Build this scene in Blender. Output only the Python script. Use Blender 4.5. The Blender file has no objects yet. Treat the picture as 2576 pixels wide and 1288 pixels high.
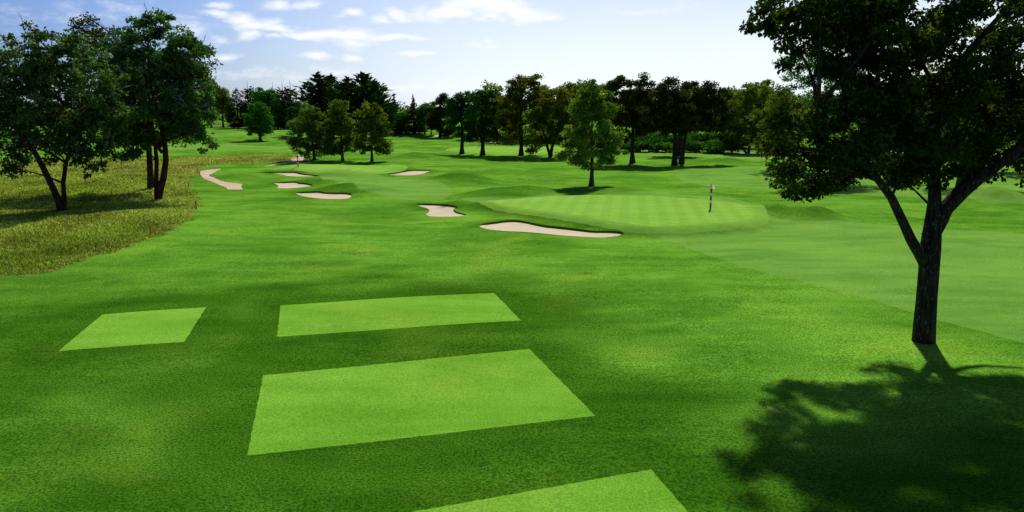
import bpy, math, random
import numpy as np
from mathutils import Vector, Matrix
from mathutils.geometry import delaunay_2d_cdt

SC = bpy.context.scene
COL = SC.collection
# ------------------------------------------------------------------ camera, sky, sun, exposure
CAM_H = 9.0
FPX = 1877.0                       # focal length in pixels of a 2576 x 1288 picture
CU, CV, HORIZON = 1288.0, 644.0, 270.0
PITCH = math.atan((CV - HORIZON) / FPX)
cam = bpy.data.cameras.new('camera')
cam.sensor_width = 36.0
cam.lens = 36.0 * FPX / 2576.0
cam.clip_start = 0.1
cam.clip_end = 9000.0
cam_o = bpy.data.objects.new('camera', cam)
COL.objects.link(cam_o)
cam_o.location = (0, 0, CAM_H)
cam_o.rotation_euler = (math.pi / 2 - PITCH, 0, 0)
SC.camera = cam_o

SUN_EL, SUN_AZ = math.radians(48.0), math.radians(17.0)     # azimuth measured from +Y towards +X
SUN_DIR = Vector((math.sin(SUN_AZ) * math.cos(SUN_EL), math.cos(SUN_AZ) * math.cos(SUN_EL), math.sin(SUN_EL)))
sl = bpy.data.lights.new('sun', 'SUN')
sl.energy = 4.2
sl.angle = math.radians(1.8)
sl.color = (1.0, 0.95, 0.85)
so = bpy.data.objects.new('sun', sl)
COL.objects.link(so)
so.location = (40, 100, 120)
so.rotation_euler = SUN_DIR.to_track_quat('Z', 'Y').to_euler()
SC.view_settings.view_transform = 'Standard'
SC.view_settings.look = 'None'
SC.view_settings.gamma = 1.0
SC.view_settings.exposure = 0.5
SKY_STRENGTH = 0.05

CP, SP = math.cos(PITCH), math.sin(PITCH)


def ray(u, v):
    """Direction of the view ray through a point of the 2576-wide picture (y component = depth)."""
    a, b = (u - CU) / FPX, (CV - v) / FPX
    return np.array([a, CP + b * SP, -SP + b * CP])


def at_depth(u, v, y):
    d = ray(u, v)
    t = y / d[1]
    return np.array([d[0] * t, y, CAM_H + d[2] * t])


def on_plane(u, v, z=0.0):
    d = ray(u, v)
    t = (z - CAM_H) / d[2]
    return np.array([d[0] * t, d[1] * t])


def azel(u, v):
    d = ray(u, v)
    d = d / np.linalg.norm(d)
    return math.atan2(d[0], d[1]), math.asin(d[2])


class Nodes:
    def __init__(self, tree):
        self.t = tree
        tree.nodes.clear()

    def n(self, kind, ins=None, **props):
        nd = self.t.nodes.new(kind)
        for k, v in props.items():
            setattr(nd, k, v)
        for k, v in (ins or {}).items():
            s = nd.inputs[k]
            if isinstance(v, bpy.types.NodeSocket):
                self.t.links.new(v, s)
            else:
                s.default_value = v
        return nd

    def math(self, op, a, b=None, c=None, clamp=False):
        ins = {0: a}
        if b is not None:
            ins[1] = b
        if c is not None:
            ins[2] = c
        return self.n('ShaderNodeMath', ins, operation=op, use_clamp=clamp).outputs[0]

    def vmath(self, op, a, b=None):
        ins = {0: a}
        if b is not None:
            ins[1] = b
        nd = self.n('ShaderNodeVectorMath', ins, operation=op)
        return nd.outputs['Value'] if op in ('LENGTH', 'DOT_PRODUCT') else nd.outputs[0]

    def ramp(self, f, lo, hi, a=0.0, b=1.0):
        return self.n('ShaderNodeMapRange', {0: f, 1: lo, 2: hi, 3: a, 4: b}, interpolation_type='SMOOTHSTEP').outputs[0]

    def mix(self, f, a, b, blend='MIX'):
        nd = self.n('ShaderNodeMix', data_type='RGBA', blend_type=blend)
        for i, v in ((0, f), (6, a), (7, b)):
            if isinstance(v, bpy.types.NodeSocket):
                self.t.links.new(v, nd.inputs[i])
            else:
                nd.inputs[i].default_value = v
        return nd.outputs[2]

    def noise(self, vec, scale, detail=3.0, rough=0.55, color=False):
        nd = self.n('ShaderNodeTexNoise', {'Vector': vec, 'Scale': scale, 'Detail': detail, 'Roughness': rough})
        return nd.outputs['Color' if color else 0]


def rgba(c):
    return (c[0], c[1], c[2], 1.0)


# sky with clouds: every cloud is a soft ellipse in azimuth / elevation, broken up by noise
world = bpy.data.worlds.new('World')
SC.world = world
world.use_nodes = True
W = Nodes(world.node_tree)
sky = W.n('ShaderNodeTexSky', sky_type='NISHITA', sun_disc=False, sun_elevation=SUN_EL, sun_rotation=SUN_AZ,
          air_density=1.0, dust_density=0.7, ozone_density=1.4, altitude=100)
dirv = W.n('ShaderNodeTexCoord').outputs['Generated']
sep = W.n('ShaderNodeSeparateXYZ', {0: dirv})
az = W.math('ARCTAN2', sep.outputs[0], sep.outputs[1])
el = W.math('ARCSINE', sep.outputs[2])
p0 = W.n('ShaderNodeCombineXYZ', {0: az, 1: el, 2: 0.0}).outputs[0]
pn = W.vmath('MULTIPLY', p0, (1.0, 2.2, 1.0))
wn = W.noise(pn, 9.0, 4.0, 0.55, color=True)
woff = W.vmath('MULTIPLY', W.vmath('SUBTRACT', wn, (0.5, 0.5, 0.5)), (0.07, 0.035, 0.0))
pw = W.vmath('ADD', p0, woff)
fine = W.noise(pn, 34.0, 7.0, 0.62)
# u, v, half width, half height, weight
CLOUDS = [(1130, 30, 75, 26, 1), (1180, 12, 80, 22, 1), (1245, 20, 95, 30, 1), (1310, 38, 80, 20, 1), (1375, 40, 36, 12, .8), (1230, 48, 50, 14, .9),
          (958, 44, 32, 13, .9), (1005, 32, 34, 15, 1), (876, 32, 28, 10, .9), (843, 42, 12, 7, .5),
          (545, 28, 45, 10, .7), (610, 40, 50, 16, .85), (655, 58, 62, 24, 1), (705, 72, 62, 16, .9), (640, 88, 45, 14, .85),
          (800, 92, 78, 15, 1), (870, 92, 95, 20, 1), (975, 96, 95, 9, .8), (900, 114, 42, 16, .8), (700, 97, 28, 9, .7),
          (793, 147, 58, 9, .8), (884, 148, 26, 9, .8), (1033, 142, 52, 7, .9), (575, 138, 44, 12, .55), (470, 60, 75, 22, .4),
          (85, 32, 110, 26, .16), (170, 50, 90, 22, .14), (265, 38, 60, 16, .14), (700, 5, 45, 13, .8), (545, 3, 34, 10, .7), (770, 3, 40, 12, .7),
          (1185, 112, 24, 9, .5), (1222, 97, 22, 9, .5), (1240, 112, 26, 8, .5), (840, 180, 75, 10, .45), (620, 182, 80, 11, .4), (720, 192, 70, 10, .4),
          (330, 20, 60, 14, .35), (560, 95, 60, 12, .35), (1060, 215, 120, 16, .5), (1650, 20, 120, 10, .3)]
tot = None
for (u, v, ru, rv, wgt) in CLOUDS:
    a0, e0 = azel(u, v)
    ra, re = ru / 1950.0, rv / 1950.0
    d = W.vmath('LENGTH', W.vmath('MULTIPLY', W.vmath('SUBTRACT', pw, (a0, e0, 0.0)), (0.85 / ra, 0.85 / re, 0.0)))
    f = W.math('MULTIPLY_ADD', W.math('MINIMUM', d, 3.0), -wgt, wgt * 1.1)
    tot = f if tot is None else W.math('MAXIMUM', tot, f)
dens = W.math('ADD', tot, W.math('MULTIPLY_ADD', fine, 1.5, -0.75))
cmask = W.ramp(dens, -0.05, 0.95)
sund = W.vmath('DOT_PRODUCT', dirv, (math.sin(SUN_AZ), math.cos(SUN_AZ) * 0.985, 0.17))
glow = W.ramp(sund, 0.72, 1.0)
low = W.ramp(el, 0.22, -0.02)
blue = W.mix(1.0, sky.outputs[0], (0.73, 0.93, 1.5, 1), 'MULTIPLY')
veil = W.math('MULTIPLY', W.math('MULTIPLY_ADD', glow, 0.95, 0.08), W.math('MULTIPLY_ADD', low, 0.66, 0.42), clamp=True)
away = W.ramp(sund, 0.52, 0.8, 0.66, 1.0)
blue = W.mix(1.0, blue, W.n('ShaderNodeCombineXYZ', {0: away, 1: W.math('POWER', away, 0.8), 2: W.math('POWER', away, 0.35)}).outputs[0], 'MULTIPLY')
base = W.mix(veil, blue, (13.5, 14.6, 15.4, 1))
skycol = W.mix(W.math('MULTIPLY', cmask, 0.92), base, (14.5, 14.8, 15.2, 1))
bg = W.n('ShaderNodeBackground', {0: skycol, 1: SKY_STRENGTH})
W.n('ShaderNodeOutputWorld', {0: bg.outputs[0]})


# ------------------------------------------------------------------ helpers
def link(name, me, parent=None, mats=()):
    o = bpy.data.objects.new(name, me)
    COL.objects.link(o)
    for m in mats:
        me.materials.append(m)
    if parent is not None:
        o.parent = parent
    return o


def empty(name, loc, label, cat, group=None):
    o = bpy.data.objects.new(name, None)
    o.empty_display_size = 0.2
    COL.objects.link(o)
    o.location = loc
    return tag(o, label, cat, group)


def tag(o, label=None, cat=None, group=None, kind=None):
    for k, v in (('label', label), ('category', cat), ('group', group), ('kind', kind)):
        if v:
            o[k] = v
    return o


def mesh(name, verts, faces_flat, loop_starts, cols=None, smooth=False, mat_idx=None):
    me = bpy.data.meshes.new(name)
    verts = np.asarray(verts, dtype=np.float32)
    faces_flat = np.asarray(faces_flat, dtype=np.int32)
    loop_starts = np.asarray(loop_starts, dtype=np.int32)
    me.vertices.add(len(verts))
    me.vertices.foreach_set('co', verts.ravel())
    me.loops.add(len(faces_flat))
    me.loops.foreach_set('vertex_index', faces_flat)
    me.polygons.add(len(loop_starts))
    me.polygons.foreach_set('loop_start', loop_starts)
    if mat_idx is not None:
        me.polygons.foreach_set('material_index', np.asarray(mat_idx, dtype=np.int32))
    me.polygons.foreach_set('use_smooth', np.full(len(loop_starts), smooth, dtype=bool))
    me.update(calc_edges=True)
    if cols is not None:
        at = me.color_attributes.new('Col', 'FLOAT_COLOR', 'POINT')
        c4 = np.ones((len(verts), 4), dtype=np.float32)
        c4[:, :3] = cols
        at.data.foreach_set('color', c4.ravel())
    return me


class MB:
    """Collects tubes, boxes and rings into one mesh."""

    def __init__(self):
        self.v, self.f, self.m = [], [], []

    def tube(self, pts, radii, sides=8, mat=0, cap=True):
        pts = [np.asarray(p, float) for p in pts]
        n = len(pts)
        b = len(self.v)
        ref = np.array([0.31, 0.17, 0.05])
        for i, p in enumerate(pts):
            t = pts[min(i + 1, n - 1)] - pts[max(i - 1, 0)]
            t = t / (np.linalg.norm(t) + 1e-9)
            a = np.cross(t, np.array([1.0, 0, 0]) if abs(t[0]) < 0.8 else np.array([0, 1.0, 0]))
            a /= np.linalg.norm(a)
            c = np.cross(t, a)
            for k in range(sides):
                th = 2 * math.pi * k / sides
                self.v.append(p + (a * math.cos(th) + c * math.sin(th)) * radii[i])
        for i in range(n - 1):
            for k in range(sides):
                k2 = (k + 1) % sides
                self.f.append((b + i * sides + k, b + i * sides + k2, b + (i + 1) * sides + k2, b + (i + 1) * sides + k))
                self.m.append(mat)
        if cap:
            self.f.append(tuple(b + k for k in range(sides))[::-1])
            self.m.append(mat)
            self.f.append(tuple(b + (n - 1) * sides + k for k in range(sides)))
            self.m.append(mat)
        return self

    def box(self, lo, hi, mat=0):
        b = len(self.v)
        for z in (lo[2], hi[2]):
            for (x, y) in ((lo[0], lo[1]), (hi[0], lo[1]), (hi[0], hi[1]), (lo[0], hi[1])):
                self.v.append(np.array([x, y, z], float))
        for q in ((3, 2, 1, 0), (4, 5, 6, 7), (0, 1, 5, 4), (1, 2, 6, 5), (2, 3, 7, 6), (3, 0, 4, 7)):
            self.f.append(tuple(b + i for i in q))
            self.m.append(mat)
        return self

    def face(self, pts, mat=0):
        b = len(self.v)
        self.v += [np.asarray(p, float) for p in pts]
        self.f.append(tuple(range(b, b + len(pts))))
        self.m.append(mat)
        return self

    def build(self, name, mats, parent=None, smooth=True, origin=None):
        v = np.array(self.v)
        if origin is not None:
            v = v - np.asarray(origin)
        flat = [i for f in self.f for i in f]
        starts = np.cumsum([0] + [len(f) for f in self.f[:-1]])
        me = mesh(name, v, flat, starts, smooth=smooth, mat_idx=self.m)
        return link(name, me, parent, mats if isinstance(mats, (list, tuple)) else [mats])


# ------------------------------------------------------------------ materials
def new_mat(name):
    m = bpy.data.materials.new(name)
    m.use_nodes = True
    return m, Nodes(m.node_tree)


def grass_mat(name, dark, light, tint, speck=0.45, speck_scale=16.0, patch=0.5, streak=0.3, bump=0.5, stripe=None, rough_amt=0.9, uncut_shade_attr=False):
    m, N = new_mat(name)
    pos = N.n('ShaderNodeNewGeometry').outputs['Position']
    big = N.noise(pos, 0.11, 4.0, 0.6)
    st = N.noise(N.vmath('MULTIPLY', pos, (0.16, 0.55, 0.3)), 1.0, 4.0, 0.6)
    mid = N.noise(pos, 1.6, 4.0, 0.65)
    fin = N.noise(pos, speck_scale, 4.0, 0.85)
    f = N.math('ADD', N.math('MULTIPLY_ADD', N.ramp(big, 0.32, 0.68), patch, 0.5 - patch / 2),
               N.math('MULTIPLY_ADD', N.ramp(st, 0.33, 0.67), streak, -streak / 2))
    f = N.math('ADD', f, N.math('MULTIPLY_ADD', mid, 0.5, -0.25), clamp=True)
    c = N.mix(f, rgba(dark), rgba(light))
    tn = N.ramp(N.noise(N.vmath('ADD', pos, (31.0, 7.0, 3.0)), 0.2, 4.0, 0.65), 0.5, 0.75)
    c = N.mix(N.math('MULTIPLY', tn, 0.65), c, rgba(tint))
    if stripe is not None:
        ang, width, amt = stripe
        s2 = N.n('ShaderNodeSeparateXYZ', {0: pos})
        q = N.math('ADD', N.math('MULTIPLY', s2.outputs[0], math.cos(ang) * math.pi / width), N.math('MULTIPLY', s2.outputs[1], -math.sin(ang) * math.pi / width))
        q = N.math('ADD', q, N.math('MULTIPLY_ADD', N.noise(pos, 0.5, 2.0), 0.9, -0.45))
        w = N.ramp(N.math('SINE', q), -0.35, 0.35, 1.0 - amt, 1.0 + amt)
        c = N.mix(1.0, c, N.n('ShaderNodeCombineXYZ', {0: w, 1: w, 2: w}).outputs[0], 'MULTIPLY')
        q2 = N.math('ADD', N.math('MULTIPLY', s2.outputs[0], 0.75 * math.pi / width), N.math('MULTIPLY', s2.outputs[1], 0.9 * math.pi / width))
        w2 = N.ramp(N.math('SINE', q2), -0.5, 0.5, 1.0 - amt * .8, 1.0 + amt * .8)
        c = N.mix(1.0, c, N.n('ShaderNodeCombineXYZ', {0: w2, 1: w2, 2: w2}).outputs[0], 'MULTIPLY')
    k = N.math('MULTIPLY_ADD', N.ramp(fin, 0.36, 0.64), 2 * speck, 1.0 - speck)
    if uncut_shade_attr:                     # deeper green for long grass, and painted shade on banks, mounds and foreground
        la = N.n('ShaderNodeAttribute', attribute_name='uncut_shade').outputs['Fac']
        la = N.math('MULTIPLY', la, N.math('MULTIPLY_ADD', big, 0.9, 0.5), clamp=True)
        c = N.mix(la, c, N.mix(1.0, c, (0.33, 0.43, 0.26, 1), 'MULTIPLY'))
    c = N.mix(1.0, c, N.n('ShaderNodeCombineXYZ', {0: k, 1: k, 2: k}).outputs[0], 'MULTIPLY')
    b = N.n('ShaderNodeBump', {'Strength': bump, 'Distance': 0.06, 'Height': fin})
    p = N.n('ShaderNodeBsdfPrincipled', {'Base Color': c, 'Roughness': rough_amt, 'Specular IOR Level': 0.0, 'Normal': b.outputs[0]})
    N.n('ShaderNodeOutputMaterial', {0: p.outputs[0]})
    return m


M_ROUGH = grass_mat('rough_grass', (0.042, 0.138, 0.008), (0.122, 0.285, 0.024), (0.16, 0.29, 0.026), speck=0.62, speck_scale=14.0, patch=0.65, streak=0.4, uncut_shade_attr=True)
M_LONG = grass_mat('bank_grass', (0.022, 0.07, 0.003), (0.06, 0.14, 0.008), (0.07, 0.14, 0.01), speck=0.5, speck_scale=13.0, patch=0.5, streak=0.3)
M_FAIR = grass_mat('fairway_grass', (0.088, 0.212, 0.026), (0.14, 0.285, 0.040), (0.135, 0.27, 0.032), speck=0.34, patch=0.6, streak=0.7)
M_COLLAR = grass_mat('collar_grass', (0.125, 0.275, 0.028), (0.175, 0.345, 0.05), (0.175, 0.32, 0.036), speck=0.22, patch=0.3, streak=0.35)
M_GREEN = grass_mat('green_grass', (0.14, 0.3, 0.03), (0.2, 0.37, 0.055), (0.2, 0.36, 0.04), speck=0.2, patch=0.35, streak=0.3,
                    stripe=(math.radians(9.0), 0.75, 0.04))
M_TEE = grass_mat('tee_grass', (0.09, 0.235, 0.014), (0.148, 0.325, 0.03), (0.17, 0.31, 0.03), speck=0.3, speck_scale=18.0, patch=0.6, streak=0.5, bump=0.35)
M_NATIVE = grass_mat('native_soil', (0.07, 0.11, 0.016), (0.18, 0.2, 0.045), (0.26, 0.23, 0.07), speck=0.5, speck_scale=4.0, patch=0.5, streak=0.3)


def sand_mat(name, a, b):
    m, N = new_mat(name)
    pos = N.n('ShaderNodeNewGeometry').outputs['Position']
    n1 = N.noise(pos, 0.5, 4.0, 0.6)
    n2 = N.noise(pos, 9.0, 4.0, 0.7)
    c = N.mix(N.ramp(n1, 0.35, 0.65), rgba(a), rgba(b))
    k = N.math('MULTIPLY_ADD', n2, 0.24, 0.88)
    c = N.mix(1.0, c, N.n('ShaderNodeCombineXYZ', {0: k, 1: k, 2: k}).outputs[0], 'MULTIPLY')
    bp = N.n('ShaderNodeBump', {'Strength': 0.35, 'Distance': 0.05, 'Height': n2})
    p = N.n('ShaderNodeBsdfPrincipled', {'Base Color': c, 'Roughness': 0.95, 'Specular IOR Level': 0.1, 'Normal': bp.outputs[0]})
    N.n('ShaderNodeOutputMaterial', {0: p.outputs[0]})
    return m


M_SAND = sand_mat('bunker_sand', (0.42, 0.35, 0.225), (0.47, 0.395, 0.265))
M_PATH = sand_mat('path_sand', (0.42, 0.29, 0.21), (0.48, 0.345, 0.255))
M_TRACK = sand_mat('track_gravel', (0.30, 0.23, 0.17), (0.38, 0.3, 0.22))
M_MULCH = sand_mat('mulch', (0.045, 0.028, 0.014), (0.07, 0.045, 0.02))
M_DIRT = sand_mat('bare_dirt', (0.22, 0.18, 0.02), (0.32, 0.26, 0.045))


def leaf_mat(name, trans=0.22, vary=0.25):
    m, N = new_mat(name)
    a = N.n('ShaderNodeAttribute', attribute_name='Col')
    oi = N.n('ShaderNodeObjectInfo')
    hsv = N.n('ShaderNodeHueSaturation', {'Hue': N.math('MULTIPLY_ADD', oi.outputs['Random'], 0.03, 0.485), 'Saturation': 1.05,
                                          'Value': N.math('MULTIPLY_ADD', oi.outputs['Random'], vary, 1.0 - vary / 2), 'Color': a.outputs['Color']})
    c = hsv.outputs[0]
    d = N.n('ShaderNodeBsdfDiffuse', {'Color': c})
    t = N.n('ShaderNodeBsdfTranslucent', {'Color': N.mix(1.0, c, (1.0, 1.15, 0.6, 1), 'MULTIPLY')})
    mx = N.n('ShaderNodeMixShader', {0: trans, 1: d.outputs[0], 2: t.outputs[0]})
    N.n('ShaderNodeOutputMaterial', {0: mx.outputs[0]})
    return m


M_LEAF = leaf_mat('leaves', 0.4)
M_NEEDLE = leaf_mat('needles', 0.08)
M_BLADE = leaf_mat('grass_blades', 0.42, 0.0)


def bark_mat(name, a, b, fleck, scale=9.0, amt=0.5):
    m, N = new_mat(name)
    pos = N.n('ShaderNodeTexCoord').outputs['Object']
    st = N.noise(N.vmath('MULTIPLY', pos, (1.0, 1.0, 0.22)), scale, 5.0, 0.65)
    fl = N.noise(N.vmath('MULTIPLY', pos, (1.0, 1.0, 0.4)), scale * 1.7, 3.0, 0.6)
    c = N.mix(N.ramp(st, 0.35, 0.7), rgba(a), rgba(b))
    c = N.mix(N.math('MULTIPLY', N.ramp(fl, 0.58, 0.68), amt), c, rgba(fleck))
    bp = N.n('ShaderNodeBump', {'Strength': 0.8, 'Distance': 0.05, 'Height': st})
    p = N.n('ShaderNodeBsdfPrincipled', {'Base Color': c, 'Roughness': 0.95, 'Specular IOR Level': 0.1, 'Normal': bp.outputs[0]})
    N.n('ShaderNodeOutputMaterial', {0: p.outputs[0]})
    return m


M_BARK_R = bark_mat('dark_bark', (0.018, 0.013, 0.009), (0.055, 0.042, 0.028), (0.2, 0.17, 0.12), 7.0, 0.7)
M_BARK_L = bark_mat('red_brown_bark', (0.04, 0.015, 0.010), (0.10, 0.038, 0.026), (0.2, 0.09, 0.06), 6.0, 0.5)
M_BARK = bark_mat('brown_bark', (0.025, 0.016, 0.01), (0.065, 0.045, 0.03), (0.1, 0.08, 0.06), 5.0, 0.4)
M_BARK_P = bark_mat('grey_brown_bark', (0.05, 0.032, 0.024), (0.11, 0.075, 0.058), (0.15, 0.11, 0.09), 5.0, 0.4)
M_TWIG = bark_mat('pale_twig_bark', (0.22, 0.21, 0.16), (0.36, 0.34, 0.27), (0.45, 0.42, 0.34), 8.0, 0.4)


def plain_mat(name, col, rough=0.5, spec=0.3, var=0.12, scale=12.0):
    m, N = new_mat(name)
    pos = N.n('ShaderNodeTexCoord').outputs['Object']
    k = N.math('MULTIPLY_ADD', N.noise(pos, scale, 4.0), 2 * var, 1.0 - var)
    c = N.mix(1.0, rgba(col), N.n('ShaderNodeCombineXYZ', {0: k, 1: k, 2: k}).outputs[0], 'MULTIPLY')
    p = N.n('ShaderNodeBsdfPrincipled', {'Base Color': c, 'Roughness': rough, 'Specular IOR Level': spec})
    N.n('ShaderNodeOutputMaterial', {0: p.outputs[0]})
    return m


M_RED = plain_mat('stake_red', (0.85, 0.045, 0.02), 0.45)
M_POLE_RED = plain_mat('pole_dark_red', (0.32, 0.008, 0.01), 0.4)
M_POLE_WHITE = plain_mat('pole_white', (0.8, 0.74, 0.73), 0.4)
M_FLAG, _N = new_mat('flag_cloth')
_N.n('ShaderNodeOutputMaterial', {0: _N.n('ShaderNodeMixShader', {0: 0.5, 1: _N.n('ShaderNodeBsdfDiffuse', {'Color': (.85, .84, .83, 1)}).outputs[0], 2: _N.n('ShaderNodeBsdfTranslucent', {'Color': (.85, .84, .83, 1)}).outputs[0]}).outputs[0]})
M_BLACK = plain_mat('black_band', (0.01, 0.01, 0.01), 0.5)
M_CUP = plain_mat('cup_grey', (0.2, 0.2, 0.19), 0.6)  # plain grey of the cup and the foot of the pole
M_BRICK = plain_mat('brick_wall', (0.16, 0.085, 0.07), 0.9)
M_TRIM = plain_mat('pale_trim', (0.42, 0.36, 0.33), 0.8)
M_ROOF = plain_mat('roof_shingle', (0.12, 0.1, 0.085), 0.9)
M_GLASS = plain_mat('window_glass', (0.03, 0.04, 0.05), 0.1, 0.6)

# ------------------------------------------------------------------ terrain
def smooth_poly(pts, n=6):
    """Closed Catmull-Rom curve through the points."""
    P = np.asarray(pts, float)
    N_ = len(P)
    out = []
    for i in range(N_):
        a, b, c, d = P[i - 1], P[i], P[(i + 1) % N_], P[(i + 2) % N_]
        for k in range(n):
            t = k / n
            out.append(0.5 * ((2 * b) + (c - a) * t + (2 * a - 5 * b + 4 * c - d) * t * t + (3 * b - a - 3 * c + d) * t ** 3))
    return np.array(out)


def inside(P, poly):
    x, y = P[:, 0], P[:, 1]
    r = np.zeros(len(P), bool)
    a = poly
    b = np.roll(poly, -1, axis=0)
    for (x1, y1), (x2, y2) in zip(a, b):
        if y1 == y2:
            continue
        c = ((y1 > y) != (y2 > y)) & (x < (x2 - x1) * (y - y1) / (y2 - y1) + x1)
        r ^= c
    return r


def poly_dist(P, poly):
    a = poly
    b = np.roll(poly, -1, axis=0)
    best = np.full(len(P), 1e9)
    for p, q in zip(a, b):
        e = q - p
        L = max(e @ e, 1e-9)
        t = np.clip(((P - p) @ e) / L, 0, 1)
        best = np.minimum(best, np.hypot(*(P - (p + t[:, None] * e)).T))
    return best


def Z2(pts):      # points read in a zoom of the photograph -> 2576-wide picture
    return [((700 + x / 2.477) * 0.62891, (280 + y / 2.477) * 0.62891) for x, y in pts]


def Z6(pts):
    return [((1900 + x / 3.68) * 0.62891, (800 + y / 3.68) * 0.62891) for x, y in pts]


def Z8(pts):
    return [((1500 + x / 4.293) * 0.62891, (350 + y / 4.293) * 0.62891) for x, y in pts]


G1H, G2H, G3H = 0.6, 0.42, 0.3
green1_uv = [(1232, 508), (1330, 497), (1450, 491), (1600, 490), (1700, 496), (1800, 506), (1872, 517), (1898, 530), (1893, 544), (1860, 552), (1780, 560), (1690, 567), (1620, 566), (1540, 556), (1440, 541), (1330, 525)]
green1 = smooth_poly([on_plane(u, v, G1H) for u, v in green1_uv], 4)
green2_uv = Z2([(1010, 977), (1200, 957), (1260, 940), (1450, 936), (1750, 937), (2030, 948), (2215, 970), (2190, 984), (2060, 998), (1900, 1010), (1700, 1012), (1500, 1010), (1330, 994), (1190, 982)])
green2 = smooth_poly([on_plane(u, v, G2H) for u, v in green2_uv], 4)
green3_uv = [(1165, 375), (1185, 371), (1240, 369), (1320, 369), (1420, 371), (1500, 374), (1560, 377), (1500, 381), (1400, 384), (1300, 384), (1220, 382), (1180, 379)]
green3 = smooth_poly([on_plane(u, v, G3H) for u, v in green3_uv], 4)

MOUNDS = []       # x, y, rx, ry, height, angle


def mound(u, v, ru, depth_r, h, ang=0.0):
    p = on_plane(u, v, h * 0.5)
    MOUNDS.append((p[0], p[1], ru * p[1] / FPX, depth_r, h, ang))


for a in [(1330, 476, 85, 2.8, 0.85), (1225, 484, 60, 2.4, 0.6), (1570, 482, 80, 3.0, 0.5), (1165, 446, 60, 3.2, 1.0), (1100, 452, 45, 2.6, 0.35),
          (1950, 527, 45, 1.9, 0.85), (2055, 534, 60, 1.9, 0.95), (2500, 489, 70, 2.6, 1.2), (2560, 506, 50, 2.5, 0.5), (2400, 505, 60, 3.0, 0.4),
          (870, 470, 80, 2.6, 0.85), (805, 452, 70, 2.8, 0.7), (960, 480, 60, 3.0, 0.45), (760, 424, 70, 3.0, 0.5), (870, 432, 50, 3.0, 0.6), (1000, 424, 50, 3.0, 0.6),
          (1160, 512, 55, 2.0, 0.6), (1215, 523, 40, 2.0, 0.4), (1830, 401, 50, 4.0, 1.0), (700, 345, 60, 7.0, 1.0), (560, 350, 90, 9.0, 0.8),
          (1140, 338, 60, 8.0, 1.6), (1010, 338, 90, 9.0, 1.3), (1210, 360, 50, 5.0, 0.8), (800, 398, 120, 4.0, 0.5), (1390, 376, 28, 2.5, 0.7),
          (1050, 388, 50, 5.0, 1.0), (640, 350, 60, 3.0, 0.8), (300, 455, 200, 9, 0.5), (180, 560, 200, 5, 0.5), (600, 445, 60, 4, 0.5)]:
    mound(*a)


def plateau(P, poly, h, fall):
    d = poly_dist(P, poly)
    d[inside(P, poly)] = 0
    t = np.clip(1 - d / fall, 0, 1)
    return h * t * t * (3 - 2 * t)


def H(P):
    """Ground height at the points P (n x 2)."""
    P = np.atleast_2d(np.asarray(P, float))
    x, y = P[:, 0], P[:, 1]
    z = 0.10 * np.sin(x * 0.21 + 1.3) * np.sin(y * 0.13 + 0.4) + 0.07 * np.sin(x * 0.13 - y * 0.31) + 0.05 * np.sin(x * 0.47 + y * 0.23 + 2.0)
    z = z * np.clip((y - 14) / 30.0, 0.25, 1.0)
    for (mx, my, rx, ry, h, ang) in MOUNDS:
        dx, dy = x - mx, y - my
        z = z + h * np.exp(-((dx / rx) ** 2 + (dy / ry) ** 2))
    near = (y > 40) & (y < 190) & (np.abs(x) < 90)
    if near.any():
        Q = P[near]
        a = np.maximum(plateau(Q, green1, G1H, 1.9), np.maximum(plateau(Q, green2, G2H, 3.0), plateau(Q, green3, G3H, 6.0)))
        keep = a / 0.9
        z[near] = z[near] * (1 - 0.65 * np.clip(keep, 0, 1)) + a
    return z


def hz(x, y):
    return float(H([[x, y]])[0])


_YS = np.concatenate([np.arange(7, 200, 0.1), np.arange(200, 900, 0.5)])


def ground_at(u, v):
    """Where the view ray through (u, v) first meets the ground."""
    d = ray(u, v)
    t = _YS / d[1]
    x = d[0] * t
    gap = CAM_H + d[2] * t - H(np.stack([x, _YS], 1))
    i = int(np.argmax(gap < 0))
    if i == 0:
        return np.array([*on_plane(u, v, 0.0), 0.0])
    f = gap[i - 1] / (gap[i - 1] - gap[i])
    yy = _YS[i - 1] + (_YS[i] - _YS[i - 1]) * f
    xx = d[0] * yy / d[1]
    return np.array([xx, yy, hz(xx, yy)])


def polyG(uv, n=5, smooth=True, z=None):
    pts = [ground_at(u, v)[:2] for u, v in uv]
    return smooth_poly(pts, n) if smooth else np.array(pts)


def densify(poly, step):
    out = []
    for a, b in zip(poly, np.roll(poly, -1, axis=0)):
        k = max(1, int(np.linalg.norm(b - a) / step))
        out += [a + (b - a) * i / k for i in range(k)]
    return np.array(out)


def ragged(poly, step, amp, seed=1):
    q = densify(poly, step)
    r = np.random.default_rng(seed)
    return q + r.normal(0, amp, q.shape)


REG = []        # (key, polygon) later ones lie over earlier ones


def reg(key, uv, n=5, smooth=True):
    poly = uv if isinstance(uv, np.ndarray) else polyG(uv, n, smooth)
    if key in ('fairway', 'collar', 'green') and poly[:, 1].mean() < 120:
        poly = ragged(poly, 0.35, 0.045, len(REG))
    REG.append((key, poly))
    return poly








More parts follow.
